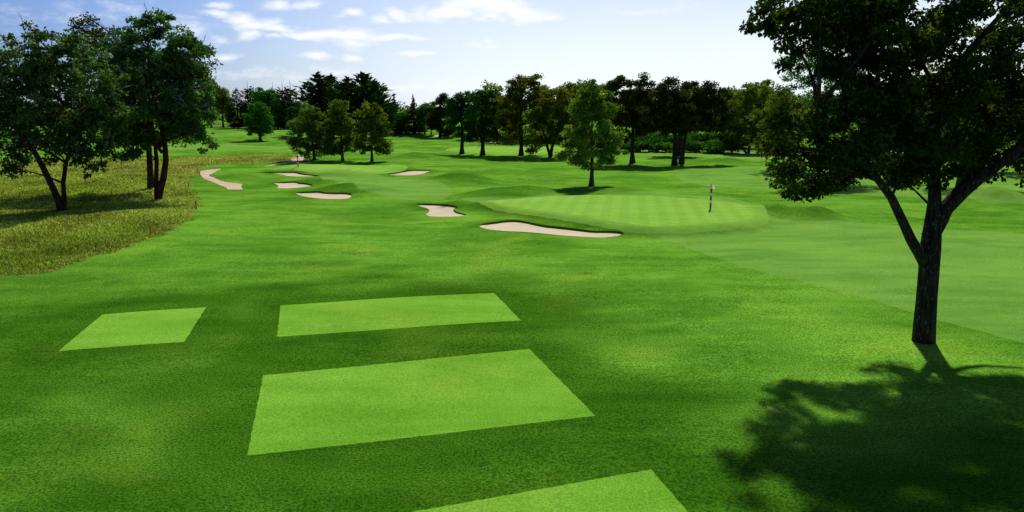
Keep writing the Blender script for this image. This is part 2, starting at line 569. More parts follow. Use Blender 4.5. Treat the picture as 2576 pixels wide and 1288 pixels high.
native_uv = [(-330, 800), (-120, 735), (0, 702), (60, 693), (130, 681), (230, 651), (330, 619), (400, 591), (445, 574), (470, 556), (488, 537), (500, 517), (498, 497), (480, 473), (476, 452), (492, 440), (499, 432), (500, 424), (540, 415), (650, 411), (715, 405), (743, 399), (735, 391), (640, 391), (500, 394), (300, 398), (0, 403), (-300, 410), (-600, 430), (-700, 600)]
native = densify(polyG(native_uv, 3), 0.5)
_k = np.arange(len(native))
native = native + 0.22 * np.stack([np.sin(_k * 1.7) + np.sin(_k * 0.61 + 1), np.sin(_k * 1.3 + 2) + np.sin(_k * 0.47)], 1)
reg('native', native)
reg('fairway', [(1158, 500), (1232, 513), (1400, 545), (1560, 576), (1640, 592), (1700, 613), (1800, 648), (1900, 680), (2050, 716), (2200, 756), (2300, 788), (2440, 826), (2620, 870), (2900, 900), (3000, 700), (2800, 600), (2576, 588), (2400, 577), (2240, 567), (2150, 558), (2050, 556), (1975, 552), (1935, 540), (1920, 522), (1860, 503), (1700, 488), (1560, 484), (1400, 490), (1290, 497), (1220, 495)], 4)
reg('fairway', [(1705, 436), (1715, 452), (1760, 464), (1880, 473), (2050, 484), (2300, 496), (2560, 512), (2800, 530), (2900, 450), (2576, 432), (2300, 422), (2000, 418), (1800, 424)], 4)
reg('fairway', [(1555, 384), (1620, 392), (1750, 396), (1900, 400), (2200, 410), (2576, 424), (2900, 420), (2576, 400), (2200, 394), (1900, 386), (1700, 380), (1600, 378)], 4)
reg('fairway', Z2([(1390, 1060), (1500, 1030), (1650, 1020), (1900, 1020), (2000, 1035), (2080, 1060), (2200, 1075), (2420, 1085), (2700, 1150), (2740, 1230), (2600, 1290), (2300, 1290), (2000, 1225), (1800, 1160), (1600, 1110), (1450, 1080)]), 4)
reg('fairway', [(-300, 384), (0, 381), (300, 378), (560, 377), (735, 379), (745, 371), (560, 363), (300, 362), (0, 364), (-300, 368)], 4)
reg('fairway', [(430, 345), (560, 344), (690, 335), (740, 330), (700, 326), (560, 336), (420, 340)], 4)
reg('fairway', [(880, 383), (1000, 385), (1100, 384), (1200, 386), (1180, 382), (1050, 380), (960, 379), (880, 380)], 3)
reg('fairway', [(970, 356), (1050, 357), (1060, 355), (970, 354)], 2)
reg('collar', green3 if False else smooth_poly([on_plane(u, v, G3H * .6) for u, v in [(1120, 376), (1160, 369), (1250, 366), (1340, 366), (1500, 370), (1600, 376), (1560, 384), (1400, 388), (1280, 388), (1190, 385)]], 4))


def grown(poly, d):
    """Polygon moved outwards by d."""
    c = poly.mean(axis=0)
    a = np.roll(poly, 1, axis=0)
    b = np.roll(poly, -1, axis=0)
    t = b - a
    nrm = np.stack([t[:, 1], -t[:, 0]], 1)
    nrm /= np.linalg.norm(nrm, axis=1)[:, None] + 1e-9
    if np.mean(np.sum(nrm * (poly - c), axis=1)) < 0:
        nrm = -nrm
    return poly + nrm * d


reg('collar', grown(green1, 1.1))
reg('collar', grown(green2, 1.2))
reg('green', green1)
reg('green', green2)
reg('green', green3)
reg('path', Z2([(240, 1012), (300, 992), (380, 985), (458, 980), (400, 1008), (335, 1045), (420, 1082), (520, 1112), (650, 1127), (662, 1143), (655, 1158), (672, 1176), (655, 1182), (525, 1182), (512, 1165), (470, 1150), (380, 1110), (290, 1077), (262, 1045)]), 3)
reg('path', Z2([(1132, 864), (1250, 862), (1430, 862), (1330, 870), (1275, 884), (1262, 905), (1185, 917), (1100, 926), (960, 946), (880, 956), (960, 938), (1100, 912), (1160, 905), (1150, 888)]), 3)
reg('track', [(1830, 377.5), (1950, 379), (2100, 381), (2300, 385), (2576, 391), (2800, 398), (2800, 395), (2576, 388.5), (2300, 383), (2100, 379), (1950, 377), (1830, 375.8)], 2)
reg('track', [(1780, 384.5), (1950, 386.5), (2200, 392), (2576, 401), (2800, 408), (2800, 405.5), (2576, 399), (2200, 390.5), (1950, 385.3), (1780, 383.5)], 2)
reg('mulch', [(530, 320), (560, 321.5), (592, 321), (640, 321), (640, 317.5), (592, 317.5), (560, 317.5), (530, 318)], 2)
TEES = [
    ('lefthand small tee of pale mown grass', [(258, 791), (519, 773), (464, 860), (148, 883)]),
    ('farther long tee of pale mown grass, beyond the biggest one', [(706, 768), (1243, 737), (1310, 806), (697, 847)]),
    ('biggest tee, a pale mown rectangle in the middle of the foreground', [(662, 944), (1332, 878), (1498, 1046), (622, 1146)]),
    ('nearest tee of pale mown grass, cut off by the bottom edge of the photo', [(1012, 1292), (1637, 1181), (1865, 1440), (985, 1600)])]
for i, (lab, q) in enumerate(TEES):
    reg('tee%d' % i, ragged(polyG(q, 1, False), 0.1, 0.009, i))
BUNK = [
    ('narrow sand bunker below the far left green with the striped flagstick', Z2([(866, 1016), (1000, 1011), (1090, 1011), (1190, 1010), (1235, 1021), (1300, 1031), (1425, 1047), (1390, 1053), (1200, 1056), (1110, 1049), (1060, 1036), (975, 1025)])),
    ('middle sand bunker of the three stepping down the left slope, pointed at its left', Z2([(980, 1120), (1020, 1113), (1100, 1109), (1190, 1105), (1230, 1115), (1300, 1122), (1362, 1138), (1330, 1155), (1240, 1165), (1140, 1172), (1040, 1172), (1012, 1164), (1022, 1145)])),
    ('long oval sand bunker, lowest of the three on the left slope', Z2([(1198, 1222), (1240, 1210), (1330, 1205), (1430, 1202), (1500, 1213), (1600, 1216), (1680, 1216), (1740, 1228), (1752, 1250), (1710, 1275), (1600, 1281), (1450, 1276), (1330, 1262), (1245, 1245)])),
    ('slanting sand bunker to the right of the far left green', [(974, 438), (1000, 434), (1022, 430), (1050, 428), (1083, 428), (1076, 433), (1050, 440), (1003, 441)]),
    ('notched sand bunker just above and left of the largest bunker', [(1048, 516), (1062, 513), (1085, 513), (1112, 514), (1150, 520), (1141, 527), (1149, 533), (1172, 540), (1150, 545), (1085, 545), (1072, 537), (1079, 527)]),
    ('largest sand bunker, long and pale, below the bank of the main green', Z6([(60, 380), (110, 352), (200, 335), (350, 316), (480, 300), (600, 297), (720, 314), (850, 340), (980, 364), (1100, 382), (1250, 397), (1500, 425), (1700, 450), (1850, 455), (2000, 455), (2130, 466), (2187, 490), (2150, 515), (2040, 541), (1850, 555), (1600, 545), (1250, 520), (950, 490), (700, 470), (480, 460), (300, 447), (180, 430), (90, 405)])),
    ('small sliver of sand on the far rise before the spruces', Z8([(968, 839), (1040, 815), (1110, 806), (1192, 802), (1110, 828), (1050, 842)])),
    ('pinkish triangle of sand half hidden by the crowns of the middle trees', Z8([(1898, 935), (1960, 900), (2025, 858), (2078, 858), (2084, 950), (1990, 945)]))]
BP = []
for i, (lab, q) in enumerate(BUNK):
    BP.append(reg('bunker%d' % i, q, 5 if i < 6 else 3))
reg('dirt', [(1929, 1021), (1936, 1023), (1948, 1027), (1958, 1031), (1967, 1038), (1957, 1038.5), (1945, 1034), (1933, 1028)], 3)

# sample points: spacing grows with distance
rng = np.random.default_rng(7)
pts = []
y = 6.0
while y < 700:
    st = max(0.016 * y, 0.3)
    hw = 0.86 * y + 14
    xs = np.arange(-hw, hw, st)
    pts.append(np.stack([xs + rng.uniform(-.25, .25, len(xs)) * st, np.full(len(xs), y) + rng.uniform(-.25, .25, len(xs)) * st], 1))
    y += st
pts = np.concatenate(pts)
keep = np.ones(len(pts), bool)
vlist = list(map(tuple, pts))
edges = []
FAR = 5200.0
for (x, y) in [(-FAR, -80), (0, -80), (FAR, -80), (FAR, FAR), (0, FAR), (-FAR, FAR), (-FAR, 900), (FAR, 900), (-900, 1500), (900, 1500), (0, 900), (-300, -20), (300, -20), (0, -20), (-60, 0), (60, 0), (0, 0)]:
    vlist.append((x, y))
for key, poly in REG:
    b = len(vlist)
    vlist += [tuple(p) for p in poly]
    edges += [(b + i, b + (i + 1) % len(poly)) for i in range(len(poly))]
res = delaunay_2d_cdt([Vector(p) for p in vlist], edges, [], 0, 1e-4)
GV = np.array([tuple(p) for p in res[0]])
GF = np.array([f for f in res[2] if len(f) == 3])
a, b, c = GV[GF[:, 0]], GV[GF[:, 1]], GV[GF[:, 2]]
flip = ((b - a)[:, 0] * (c - a)[:, 1] - (b - a)[:, 1] * (c - a)[:, 0]) < 0
GF[flip] = GF[flip][:, ::-1]
cen = (a + b + c) / 3
cls = np.full(len(GF), 'rough', dtype=object)
for key, poly in REG:
    lo, hi = poly.min(0), poly.max(0)
    cand = np.where((cen[:, 0] >= lo[0]) & (cen[:, 0] <= hi[0]) & (cen[:, 1] >= lo[1]) & (cen[:, 1] <= hi[1]))[0]
    cls[cand[inside(cen[cand], poly)]] = key
GZ = H(GV)
e_ = 0.15
GN = np.stack([-(H(GV + [e_, 0]) - H(GV - [e_, 0])) / (2 * e_), -(H(GV + [0, e_]) - H(GV - [0, e_])) / (2 * e_), np.ones(len(GV))], 1)
GN /= np.linalg.norm(GN, axis=1)[:, None]


def sheet(name, mask, mats, mat_idx=None, z=None, parent=None, normals=True, origin=(0, 0, 0), uncut_shade=None):
    F = GF[mask]
    used, inv = np.unique(F.ravel(), return_inverse=True)
    zz = (GZ if z is None else z)[used]
    v = np.column_stack([GV[used], zz]) - np.asarray(origin)
    me = mesh(name, v, inv.astype(np.int32), np.arange(len(F)) * 3, smooth=True, mat_idx=mat_idx)
    o = link(name, me, parent, mats)
    if uncut_shade is not None:
        at = me.attributes.new('uncut_shade', 'FLOAT', 'POINT')
        at.data.foreach_set('value', uncut_shade[used].astype(np.float32))
    if normals:
        me.normals_split_custom_set_from_vertices([tuple(n) for n in GN[used]])
    return o


isb = np.array([k.startswith('bunker') for k in cls])
tee_polys = [p for k_, p in REG if k_.startswith('tee')]
d_tee = np.minimum.reduce([poly_dist(GV, p) for p in tee_polys])
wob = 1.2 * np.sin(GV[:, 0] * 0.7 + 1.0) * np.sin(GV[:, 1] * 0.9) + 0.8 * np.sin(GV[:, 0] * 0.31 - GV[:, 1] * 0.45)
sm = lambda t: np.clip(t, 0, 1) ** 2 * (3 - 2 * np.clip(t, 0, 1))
UNCUT_SHADE = np.maximum(sm(1.15 - (d_tee + wob) / 5.5), sm((24 + 2 * wob - GV[:, 1]) / 11.0))  # long grass round the tees, plus vignette darkening painted on the foreground
UNCUT_SHADE = np.maximum(UNCUT_SHADE, sm((-6 - GV[:, 0] + 2 * wob) / 9.0) * sm((44 - GV[:, 1]) / 14.0) * 0.8)  # vignette darkening of the left foreground, put into the grass colour
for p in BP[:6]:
    UNCUT_SHADE = np.maximum(UNCUT_SHADE, 0.75 * sm(1 - poly_dist(GV, p) / 2.2) * (GV[:, 1] > p[:, 1].mean()))  # shade of the banks beyond the bunkers, put into the colour
UNCUT_SHADE = np.maximum(UNCUT_SHADE, 0.7 * sm(1 - poly_dist(GV, green1) / 4.0) * (GV[:, 0] < 8))  # shaded bank of the nearest green, painted darker
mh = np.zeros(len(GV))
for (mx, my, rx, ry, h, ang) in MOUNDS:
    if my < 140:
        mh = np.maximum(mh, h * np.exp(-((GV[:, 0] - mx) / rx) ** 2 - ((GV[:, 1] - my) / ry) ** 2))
UNCUT_SHADE = np.maximum(UNCUT_SHADE, 0.6 * sm(mh / 0.8))  # shading of the mounds painted in, stronger with their height
gm = np.isin(cls, ['rough', 'long', 'native', 'mulch', 'dirt0'])
gi = {'rough': 0, 'long': 1, 'native': 2, 'mulch': 3}
tag(sheet('ground', gm, [M_ROUGH, M_LONG, M_NATIVE, M_MULCH], [gi[k] for k in cls[gm]], uncut_shade=UNCUT_SHADE), kind='structure')
tag(sheet('fairway', np.isin(cls, ['fairway', 'collar']), [M_FAIR, M_COLLAR], (cls[np.isin(cls, ['fairway', 'collar'])] == 'collar').astype(int)), kind='structure')
tag(sheet('putting_green', cls == 'green', [M_GREEN]), kind='structure')
tag(sheet('path', np.isin(cls, ['path', 'track']), [M_PATH, M_TRACK], (cls[np.isin(cls, ['path', 'track'])] == 'track').astype(int)), kind='structure')
for i, (lab, q) in enumerate(TEES):
    tag(sheet('tee_box', cls == 'tee%d' % i, [M_TEE]), lab, 'tee box', 'pale mown tees on the near lawn')
tag(sheet('dirt_patch', cls == 'dirt', [M_DIRT]), 'small sliver of bare brown dirt in the shaded lawn at lower right', 'dirt patch')

for i, (lab, q) in enumerate(BUNK):
    poly = BP[i]
    cc = poly.mean(0)
    root = empty('sand_bunker', (cc[0], cc[1], hz(*cc)), lab, 'bunker', 'sand bunkers on the course')
    mk = cls == 'bunker%d' % i
    F = GF[mk]
    used = np.unique(F.ravel())
    # depth of the lip round the edge: high on the far side, low on the near side
    ext = poly[:, 1].max() - poly[:, 1].min()
    tdir = np.roll(poly, -1, axis=0) - np.roll(poly, 1, axis=0)
    nrm = np.stack([tdir[:, 1], -tdir[:, 0]], 1)
    nrm /= np.linalg.norm(nrm, axis=1)[:, None] + 1e-9
    if np.mean(np.sum(nrm * (poly - cc), axis=1)) < 0:
        nrm = -nrm
    scale = 1.0 if i < 6 else 0.4
    back = np.clip(nrm[:, 1] * 1.3 + 0.1, 0, 1)
    back = (np.roll(back, 1) + 2 * back + np.roll(back, -1)) / 4
    lip = (0.02 + 0.13 * back) * scale
    P = GV[used]
    dd = np.linalg.norm(P[:, None, :] - poly[None], axis=2)
    w = 1 / (dd ** 2 + 0.02)
    hb = H(poly)
    edge_z = (w * (hb - lip)[None]).sum(1) / w.sum(1)
    dmin = poly_dist(P, poly)
    bowl = np.clip(dmin / 1.6, 0, 1)
    zz = GZ.copy()
    onb = dmin < 1e-3
    nearest = dd.argmin(1)
    zz[used] = np.where(onb, GZ[used] - lip[nearest], edge_z - 0.06 * bowl * bowl * (3 - 2 * bowl))
    org = root.location
    sheet('sand', mk, [M_SAND if i != 7 else M_PATH], z=zz, parent=root, normals=False, origin=org)
    # turf wall of the lip
    top = np.column_stack([poly, hb + 0.015])
    bot = np.column_stack([poly - nrm * 0.02, hb - lip - 0.03])
    n = len(poly)
    vv = np.concatenate([top, bot]) - np.asarray(org)
    ff = [(k, (k + 1) % n, n + (k + 1) % n, n + k) for k in range(n)]
    me = mesh('turf_lip', vv, [q_ for f in ff for q_ in f], np.arange(n) * 4, smooth=True)
    link('turf_lip', me, root, [M_LONG])

# ------------------------------------------------------------------ tall native grass (one mass of blades)
def native_grass():
    r = np.random.default_rng(11)
    lo, hi = native.min(0), native.max(0)
    P = []
    for (y0, y1, dens) in ((lo[1], 52, 55), (52, 62, 42), (62, 75, 30), (75, 95, 18), (95, hi[1], 11)):
        x0, x1 = max(lo[0], -0.75 * y1 - 4), min(hi[0], 0)
        n = int((x1 - x0) * (y1 - y0) * dens)
        q = np.stack([r.uniform(x0, x1, n), r.uniform(y0, y1, n)], 1)
        P.append(q[inside(q, native)])
    P = np.concatenate(P)
    ed = poly_dist(P, native)
    nb = 4
    n = len(P)
    base = np.repeat(P, nb, 0) + r.normal(0, 0.13, (n * nb, 2))
    dist = base[:, 1]
    # clumpiness
    cl = np.sin(base[:, 0] * 1.1 + 2 * np.sin(base[:, 1] * 0.35)) * np.sin(base[:, 1] * 0.8 + np.sin(base[:, 0] * 0.7)) * 0.5 + 0.5
    hgt = (0.14 + 0.20 * cl) * r.uniform(0.6, 1.3, n * nb) * np.repeat(np.clip(0.35 + ed / 3.0, 0, 1), nb)
    wid = np.clip(0.00055 * dist, 0.024, 0.075) * r.uniform(0.7, 1.4, n * nb)
    th = r.uniform(0, 2 * math.pi, n * nb)
    lean = r.uniform(0.15, 0.9, n * nb) * hgt
    la = r.uniform(0, 2 * math.pi, n * nb)
    z = H(base) - 0.02
    b3 = np.column_stack([base, z])
    side = np.column_stack([np.cos(th), np.sin(th), np.zeros(n * nb)]) * wid[:, None]
    mid = b3 + np.column_stack([np.cos(la) * lean * 0.35, np.sin(la) * lean * 0.35, hgt * 0.6])
    tip = b3 + np.column_stack([np.cos(la) * lean, np.sin(la) * lean, hgt])
    v = np.stack([b3 - side * .6, b3 + side * .6, mid + side, tip, mid - side], 1).reshape(-1, 3)
    pal = np.array([(0.12, 0.18, 0.03), (0.17, 0.225, 0.04), (0.24, 0.26, 0.065), (0.34, 0.32, 0.115), (0.38, 0.33, 0.17), (0.06, 0.105, 0.018), (0.29, 0.19, 0.095)])
    patch = np.sin(base[:, 0] * 0.33 + 1.7 * np.sin(base[:, 1] * 0.17)) * 0.5 + 0.5
    far = np.clip((dist - 85) / 30, 0, 1)
    pw = np.stack([1.0 + 0 * cl, 1.2 + 0 * cl, 1.0 + 0.5 * patch, 0.55 * patch + 0.8 * far + 0.1, 0.3 * patch + 0.4 * far, 1.0 - 0.7 * patch, 0.12 + 0.5 * far], 1)
    pw = np.cumsum(pw / pw.sum(1)[:, None], 1)
    k = (r.uniform(0, 1, n * nb)[:, None] > pw).sum(1).clip(0, 6)
    c = np.minimum(pal[k] * 1.6 * r.uniform(0.55, 1.4, n * nb)[:, None], .62)
    bp_ = 0.5 + 0.5 * np.sin(base[:, 0] * 0.55 + 2.2 * np.sin(base[:, 1] * 0.21 + 1)) * np.sin(base[:, 1] * 0.4 + 1.5 * np.sin(base[:, 0] * 0.3))
    c = np.minimum(c * (0.72 + 0.62 * bp_)[:, None] * np.array([1.06, 1.0, .9]), .62)
    me = mesh('tall_grass', v, np.arange(len(v)), np.arange(n * nb) * 5, cols=np.repeat(c, 5, 0))
    o = link('tall_grass', me, None, [M_BLADE])
    tag(o, 'tall wild grass, yellow green and straw coloured, growing under the left trees', 'tall grass', None, 'stuff')


native_grass()

# ------------------------------------------------------------------ trees
PAL = {
    'dark': [(0.018, 0.036, 0.007), (0.04, 0.06, 0.013), (0.085, 0.1, 0.02)],
    'brown': [(0.034, 0.0425, 0.0085), (0.0553, 0.0595, 0.0106), (0.085, 0.0956, 0.017)],
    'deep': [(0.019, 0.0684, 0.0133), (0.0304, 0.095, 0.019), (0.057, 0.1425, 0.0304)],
    'olive': [(0.06, 0.09, 0.013), (0.12, 0.155, 0.024), (0.19, 0.21, 0.04)],
    'mid': [(0.04, 0.09, 0.015), (0.105, 0.18, 0.03), (0.21, 0.27, 0.06)],
    'fresh': [(0.03, 0.0975, 0.015), (0.0525, 0.15, 0.021), (0.105, 0.225, 0.033)],
    'yellow': [(0.091, 0.117, 0.0156), (0.169, 0.195, 0.026), (0.234, 0.247, 0.0455)],
    'gold': [(0.055, 0.07, 0.011), (0.115, 0.12, 0.019), (0.2, 0.185, 0.034)],
    'fir': [(0.0195, 0.0429, 0.0117), (0.0312, 0.0663, 0.0175), (0.0507, 0.0975, 0.0254)],
    'spruce': [(0.0288, 0.0324, 0.0144), (0.0468, 0.0468, 0.0216), (0.0396, 0.0576, 0.018)],
    'lime': [(0.06, 0.11, 0.018), (0.15, 0.23, 0.035), (0.28, 0.33, 0.07)],
    'ash': [(0.036, 0.08, 0.022), (0.075, 0.15, 0.04), (0.16, 0.26, 0.08)],
}


def rand_dirs(r, n):
    d = r.normal(0, 1, (n, 3))
    return d / np.linalg.norm(d, axis=1)[:, None]


def clumps_of(lobes, cr, r, gap=0.12, fill=1.25):
    """Centres of leaf clumps spread over the shells of the crown's lobes."""
    out = []
    for (c, rad) in lobes:
        rad = np.asarray(rad, float)
        area = 4 * math.pi * ((rad[0] * rad[1]) ** 1.6 + (rad[0] * rad[2]) ** 1.6 + (rad[1] * rad[2]) ** 1.6) ** (1 / 1.6) / 3 ** (1 / 1.6)
        n = max(5, int(fill * area / (math.pi * cr * cr)))
        d = rand_dirs(r, n)
        f = 0.35 + 0.65 * r.uniform(0, 1, n) ** 0.45
        ph = r.uniform(0, 6.28, 3)
        wob = 1 + 0.16 * np.sin(d[:, 0] * 5 + ph[0]) * np.sin(d[:, 2] * 6 + ph[1]) + 0.1 * np.sin(d[:, 1] * 9 + ph[2])
        p = np.asarray(c) + d * rad * (f * wob)[:, None]
        out.append(p[r.uniform(0, 1, n) > gap])
    return np.concatenate(out)


def leaf_mesh(name, centres, cr, total, leaf, pal, r, aspect=0.62, droop=0.35, flat=0.62, twigs=None):
    k = max(3, int(total / len(centres)))
    n = k * len(centres)
    sz = r.uniform(0.65, 1.35, len(centres))
    ci = np.repeat(np.arange(len(centres)), k)
    d = rand_dirs(r, n)
    rad = (cr * sz)[ci] * r.uniform(0, 1, n) ** 0.55
    p = centres[ci] + d * rad[:, None] * np.array([1, 1, flat])
    p[:, 2] -= droop * cr * (np.hypot(d[:, 0], d[:, 1]) * r.uniform(0, 1, n)) * 0.5
    L = leaf * r.uniform(0.65, 1.35, n)
    ax = d * 0.9 + rand_dirs(r, n) * 0.8 + np.array([0, 0, -droop])
    ax /= np.linalg.norm(ax, axis=1)[:, None]
    sd = np.cross(ax, rand_dirs(r, n))
    sd /= np.linalg.norm(sd, axis=1)[:, None] + 1e-6
    up = np.cross(sd, ax)
    a0 = p - ax * (L * 0.5)[:, None]
    tip = p + ax * (L * 0.5)[:, None]
    wv = sd * (L * aspect * 0.5)[:, None]
    fold = up * (L * 0.10)[:, None]
    v = np.stack([a0, p + wv + fold - ax * (L * .08)[:, None], tip, p - wv + fold - ax * (L * .08)[:, None]], 1).reshape(-1, 3)
    pal = np.array(pal)
    t = r.beta(1.1, 1.7, len(centres))[ci] * 0.9 + r.beta(1.5, 2.5, n) * 0.35
    t = np.clip(t, 0, 1) * (len(pal) - 1)
    i0 = np.clip(t.astype(int), 0, len(pal) - 2)
    c = pal[i0] + (pal[i0 + 1] - pal[i0]) * (t - i0)[:, None]
    c = c * r.uniform(0.6, 1.5, n)[:, None]
    cc = np.repeat(c, 4, 0)
    flat, starts, mi = np.arange(4 * n), np.arange(n) * 4, None
    if twigs is not None:
        tf = [f for f in twigs.f if len(f) == 4]
        flat = np.concatenate([flat, np.array(tf).ravel() + 4 * n])
        starts = np.arange(n + len(tf)) * 4
        mi = np.r_[np.zeros(n, int), np.ones(len(tf), int)]
        v = np.concatenate([v, np.array(twigs.v)])
        cc = np.concatenate([cc, np.full((len(twigs.v), 3), .15)])
    return mesh(name, v, flat, starts, cols=cc, mat_idx=mi)


def bend(a, b, r, sag=0.1, n=5):
    a, b = np.asarray(a, float), np.asarray(b, float)
    L = np.linalg.norm(b - a)
    off = rand_dirs(r, 1)[0] * L * 0.07 + np.array([0, 0, L * sag])
    return [a + (b - a) * t + off * math.sin(math.pi * t) for t in np.linspace(0, 1, n)]


def broadleaf(base, lobes, label, pal, N=12000, leaf=0.25, cr=0.8, stems=None, trunk_r=0.22, seed=1, bark=None, group=None, gap=0.12, name='broadleaf_tree',
              limbs=7, fork=None, twig=0, sides=9, fill=1.25, cat='tree', droop=0.35, aspect=0.62, lean=(0, 0)):
    """One tree: trunk (with the boughs that carry the crown), limbs and crown. All lobes are in world metres."""
    r = np.random.default_rng(seed)
    base = np.asarray(base, float)
    root = empty(name, base, label, cat, group)
    bark = bark or M_BARK
    top = max(c[2] + rd[2] for c, rd in lobes)
    cen_ = np.mean([c for c, rd in lobes], axis=0)
    botz = min(c[2] - rd[2] for c, rd in lobes)
    cl = clumps_of(lobes, cr, r, gap, fill)
    nodes = []
    mb = MB()
    if stems is None:
        fz = fork if fork is not None else botz + 0.12 * (top - botz)
        tp = np.array([base[0] * 0.8 + cen_[0] * 0.2 + lean[0], base[1] * 0.8 + cen_[1] * 0.2 + lean[1], base[2] + (top - base[2]) * 0.72])
        pts_ = []
        for t in np.linspace(0, 1, 9):
            w = base + (tp - base) * t
            w[0] += 0.25 * trunk_r * math.sin(5 * t + seed) * 2 * t
            w[1] += 0.25 * trunk_r * math.cos(4 * t + seed) * 2 * t
            pts_.append(w)
        rr = [trunk_r * (1.0 + 0.45 * max(0, 1 - t * 9)) * (1 - 0.75 * t) for t in np.linspace(0, 1, 9)]
        pts_[0] = pts_[0] - np.array([0, 0, 0.15])
        mb.tube(pts_, rr, sides)
        nodes = [p for p in pts_ if p[2] > fz - 0.5] or pts_[-2:]
    else:
        for si, (sp, sr) in enumerate(stems):
            if si == 0:
                mb.tube(sp, sr, sides + 3)
                nodes += [np.asarray(q) for q in sp[len(sp) // 2:]]
            else:
                lm = MB().tube(sp, sr, sides)
                lm.build('limb', bark, root, origin=base)
                nodes += [np.asarray(q) for q in sp[1:]]
    nodes = np.array(nodes)
    bm_ = mb
    if limbs:
        pick = r.choice(len(cl), min(len(cl), limbs), replace=False)
        for q in pick:
            tgt = cl[q]
            lower = nodes[nodes[:, 2] < tgt[2] - 0.3]
            src = nodes if len(lower) == 0 else lower
            dd = np.linalg.norm(src - tgt, axis=1) + r.uniform(0, 1.0, len(src))
            s = src[dd.argmin()]
            L = np.linalg.norm(tgt - s)
            r0 = min(trunk_r * 0.4, 0.02 + 0.021 * L)
            bm_.tube(bend(s, tgt, r, 0.06), [r0, r0 * .8, r0 * .6, r0 * .42, r0 * .22], max(5, sides - 3))
    mb.build('trunk', bark, root, origin=base)
    tm = None
    if twig:
        tm = MB()
        pick = r.choice(len(cl), twig)
        for q in pick:
            s = cl[q] + r.normal(0, cr * 0.4, 3)
            d = rand_dirs(r, 1)[0] * np.array([1, 1, .6]) + np.array([0, 0, 0.5])
            d = d / np.linalg.norm(d) * r.uniform(0.6, 1.3)
            tm.tube([s, s + d * 0.5 + r.normal(0, .06, 3), s + d], [0.03, 0.022, 0.009], 4)
            for _ in range(2):
                t = r.uniform(.3, .8)
                e = d * .4 + r.normal(0, .22, 3)
                tm.tube([s + d * t, s + d * t + e], [0.012, 0.005], 4, cap=False)
        tm.v = [q_ - base for q_ in tm.v]
    me = leaf_mesh('crown', cl - base, cr, N, leaf, PAL[pal] if isinstance(pal, str) else pal, r, aspect=aspect, droop=droop, twigs=tm)
    link('crown', me, root, [M_LEAF, M_TWIG] if twig else [M_LEAF])
    return root


def L(y, specs, dy=None):
    """Crown lobes at depth y from ellipses (u, v, half width, half height[, depth offset[, depth radius factor]])."""
    out = []
    for s in specs:
        u, v, ru, rv = s[:4]
        yy = y + (s[4] if len(s) > 4 else 0)
        k = yy / FPX
        out.append((at_depth(u, v, yy), (ru * k, (ru * .5 + rv * .5) * k * (s[5] if len(s) > 5 else 0.95), rv * k)))
    return out


def stem(y, pts_uv, r0, r1, dy=0.0, n_sub=1):
    P = [at_depth(p[0], p[1], y + dy * i / max(1, len(pts_uv) - 1) + (p[2] if len(p) > 2 else 0)) for i, p in enumerate(pts_uv)]
    R = list(np.linspace(r0, r1, len(P)))
    return (P, R)


def Z5(pts):
    return [((2900 + x / 0.888) * 0.62891, (y / 0.888) * 0.62891) + tuple(rest) for x, y, *rest in pts]


def Z1(pts):
    return [((x / 1.12) * 0.62891, (y / 1.12) * 0.62891) + tuple(rest) for x, y, *rest in pts]


# --- the big dark tree at right
gR = ground_at(2324, 858)
yR = gR[1]
kR = yR / FPX
tr = Z5([(705, 1222), (709, 1150), (716, 1060), (724, 960), (729, 880), (738, 800), (744, 720), (745, 640), (747, 540), (752, 420)])
trunkP = [at_depth(u, v, yR) for u, v in tr]
trunkP[0] = trunkP[0] - np.array([0, 0, 0.1])
trunkR = [r_ * kR for r_ in (29, 27, 25, 24.5, 25, 21, 16, 13.5, 11, 7)]
stemsR = [(trunkP, trunkR),
          stem(yR, Z5([(712, 940), (690, 900), (660, 850), (628, 780), (590, 700), (545, 640), (500, 570), (430, 520)]), 15 * kR, 6 * kR, -2.0),
          stem(yR, Z5([(722, 840), (760, 760), (805, 705), (858, 645), (895, 585), (930, 500), (960, 400)]), 17 * kR, 7 * kR, 1.5),
          stem(yR, Z5([(738, 800), (790, 740), (850, 680), (905, 635), (985, 575), (1040, 535), (1090, 495), (1180, 430)]), 17 * kR, 8 * kR, -1.5),
          stem(yR, Z5([(750, 830), (775, 790), (800, 740), (850, 690), (960, 600)]), 12 * kR, 6 * kR, 2.5),
          stem(yR, Z5([(750, 560), (640, 470), (520, 420), (430, 400), (330, 380)]), 6 * kR, 2 * kR, -2.0),
          stem(yR, Z5([(750, 480), (760, 350), (700, 220), (640, 100), (620, -60)]), 6 * kR, 3 * kR, 1.0),
          stem(yR, Z5([(755, 450), (850, 200), (920, 120), (1000, 30), (1080, -60)]), 10 * kR, 3 * kR, -1.0)]
lobR = L(yR, [(1980, 50, 95, 50), (2050, 60, 110, 62), (2090, 120, 120, 55, -1), (2200, 60, 150, 75, -2), (2170, 190, 120, 50, -1), (2260, 250, 120, 50, -2), (2120, 20, 150, 75, -2), (2290, 40, 180, 110, 1), (2200, 130, 130, 60, 2), (2420, 90, 140, 110, -2), (2560, 60, 110, 110, 1),
              (2330, 210, 150, 70, 1), (2480, 200, 130, 80), (2600, 220, 120, 100, 1), (2200, 300, 190, 75, -1), (2060, 350, 130, 70, -2), (1985, 400, 75, 60, -1),
              (2060, 430, 110, 55), (2200, 400, 160, 70, 1), (2350, 330, 170, 85, -1), (2500, 330, 130, 90, 1), (2620, 340, 100, 80), (2330, 420, 110, 45),
              (2030, 478, 50, 24), (2480, 410, 60, 30, 1), (2590, 420, 40, 40, -2), (2180, -50, 150, 60), (2480, -70, 150, 80)])
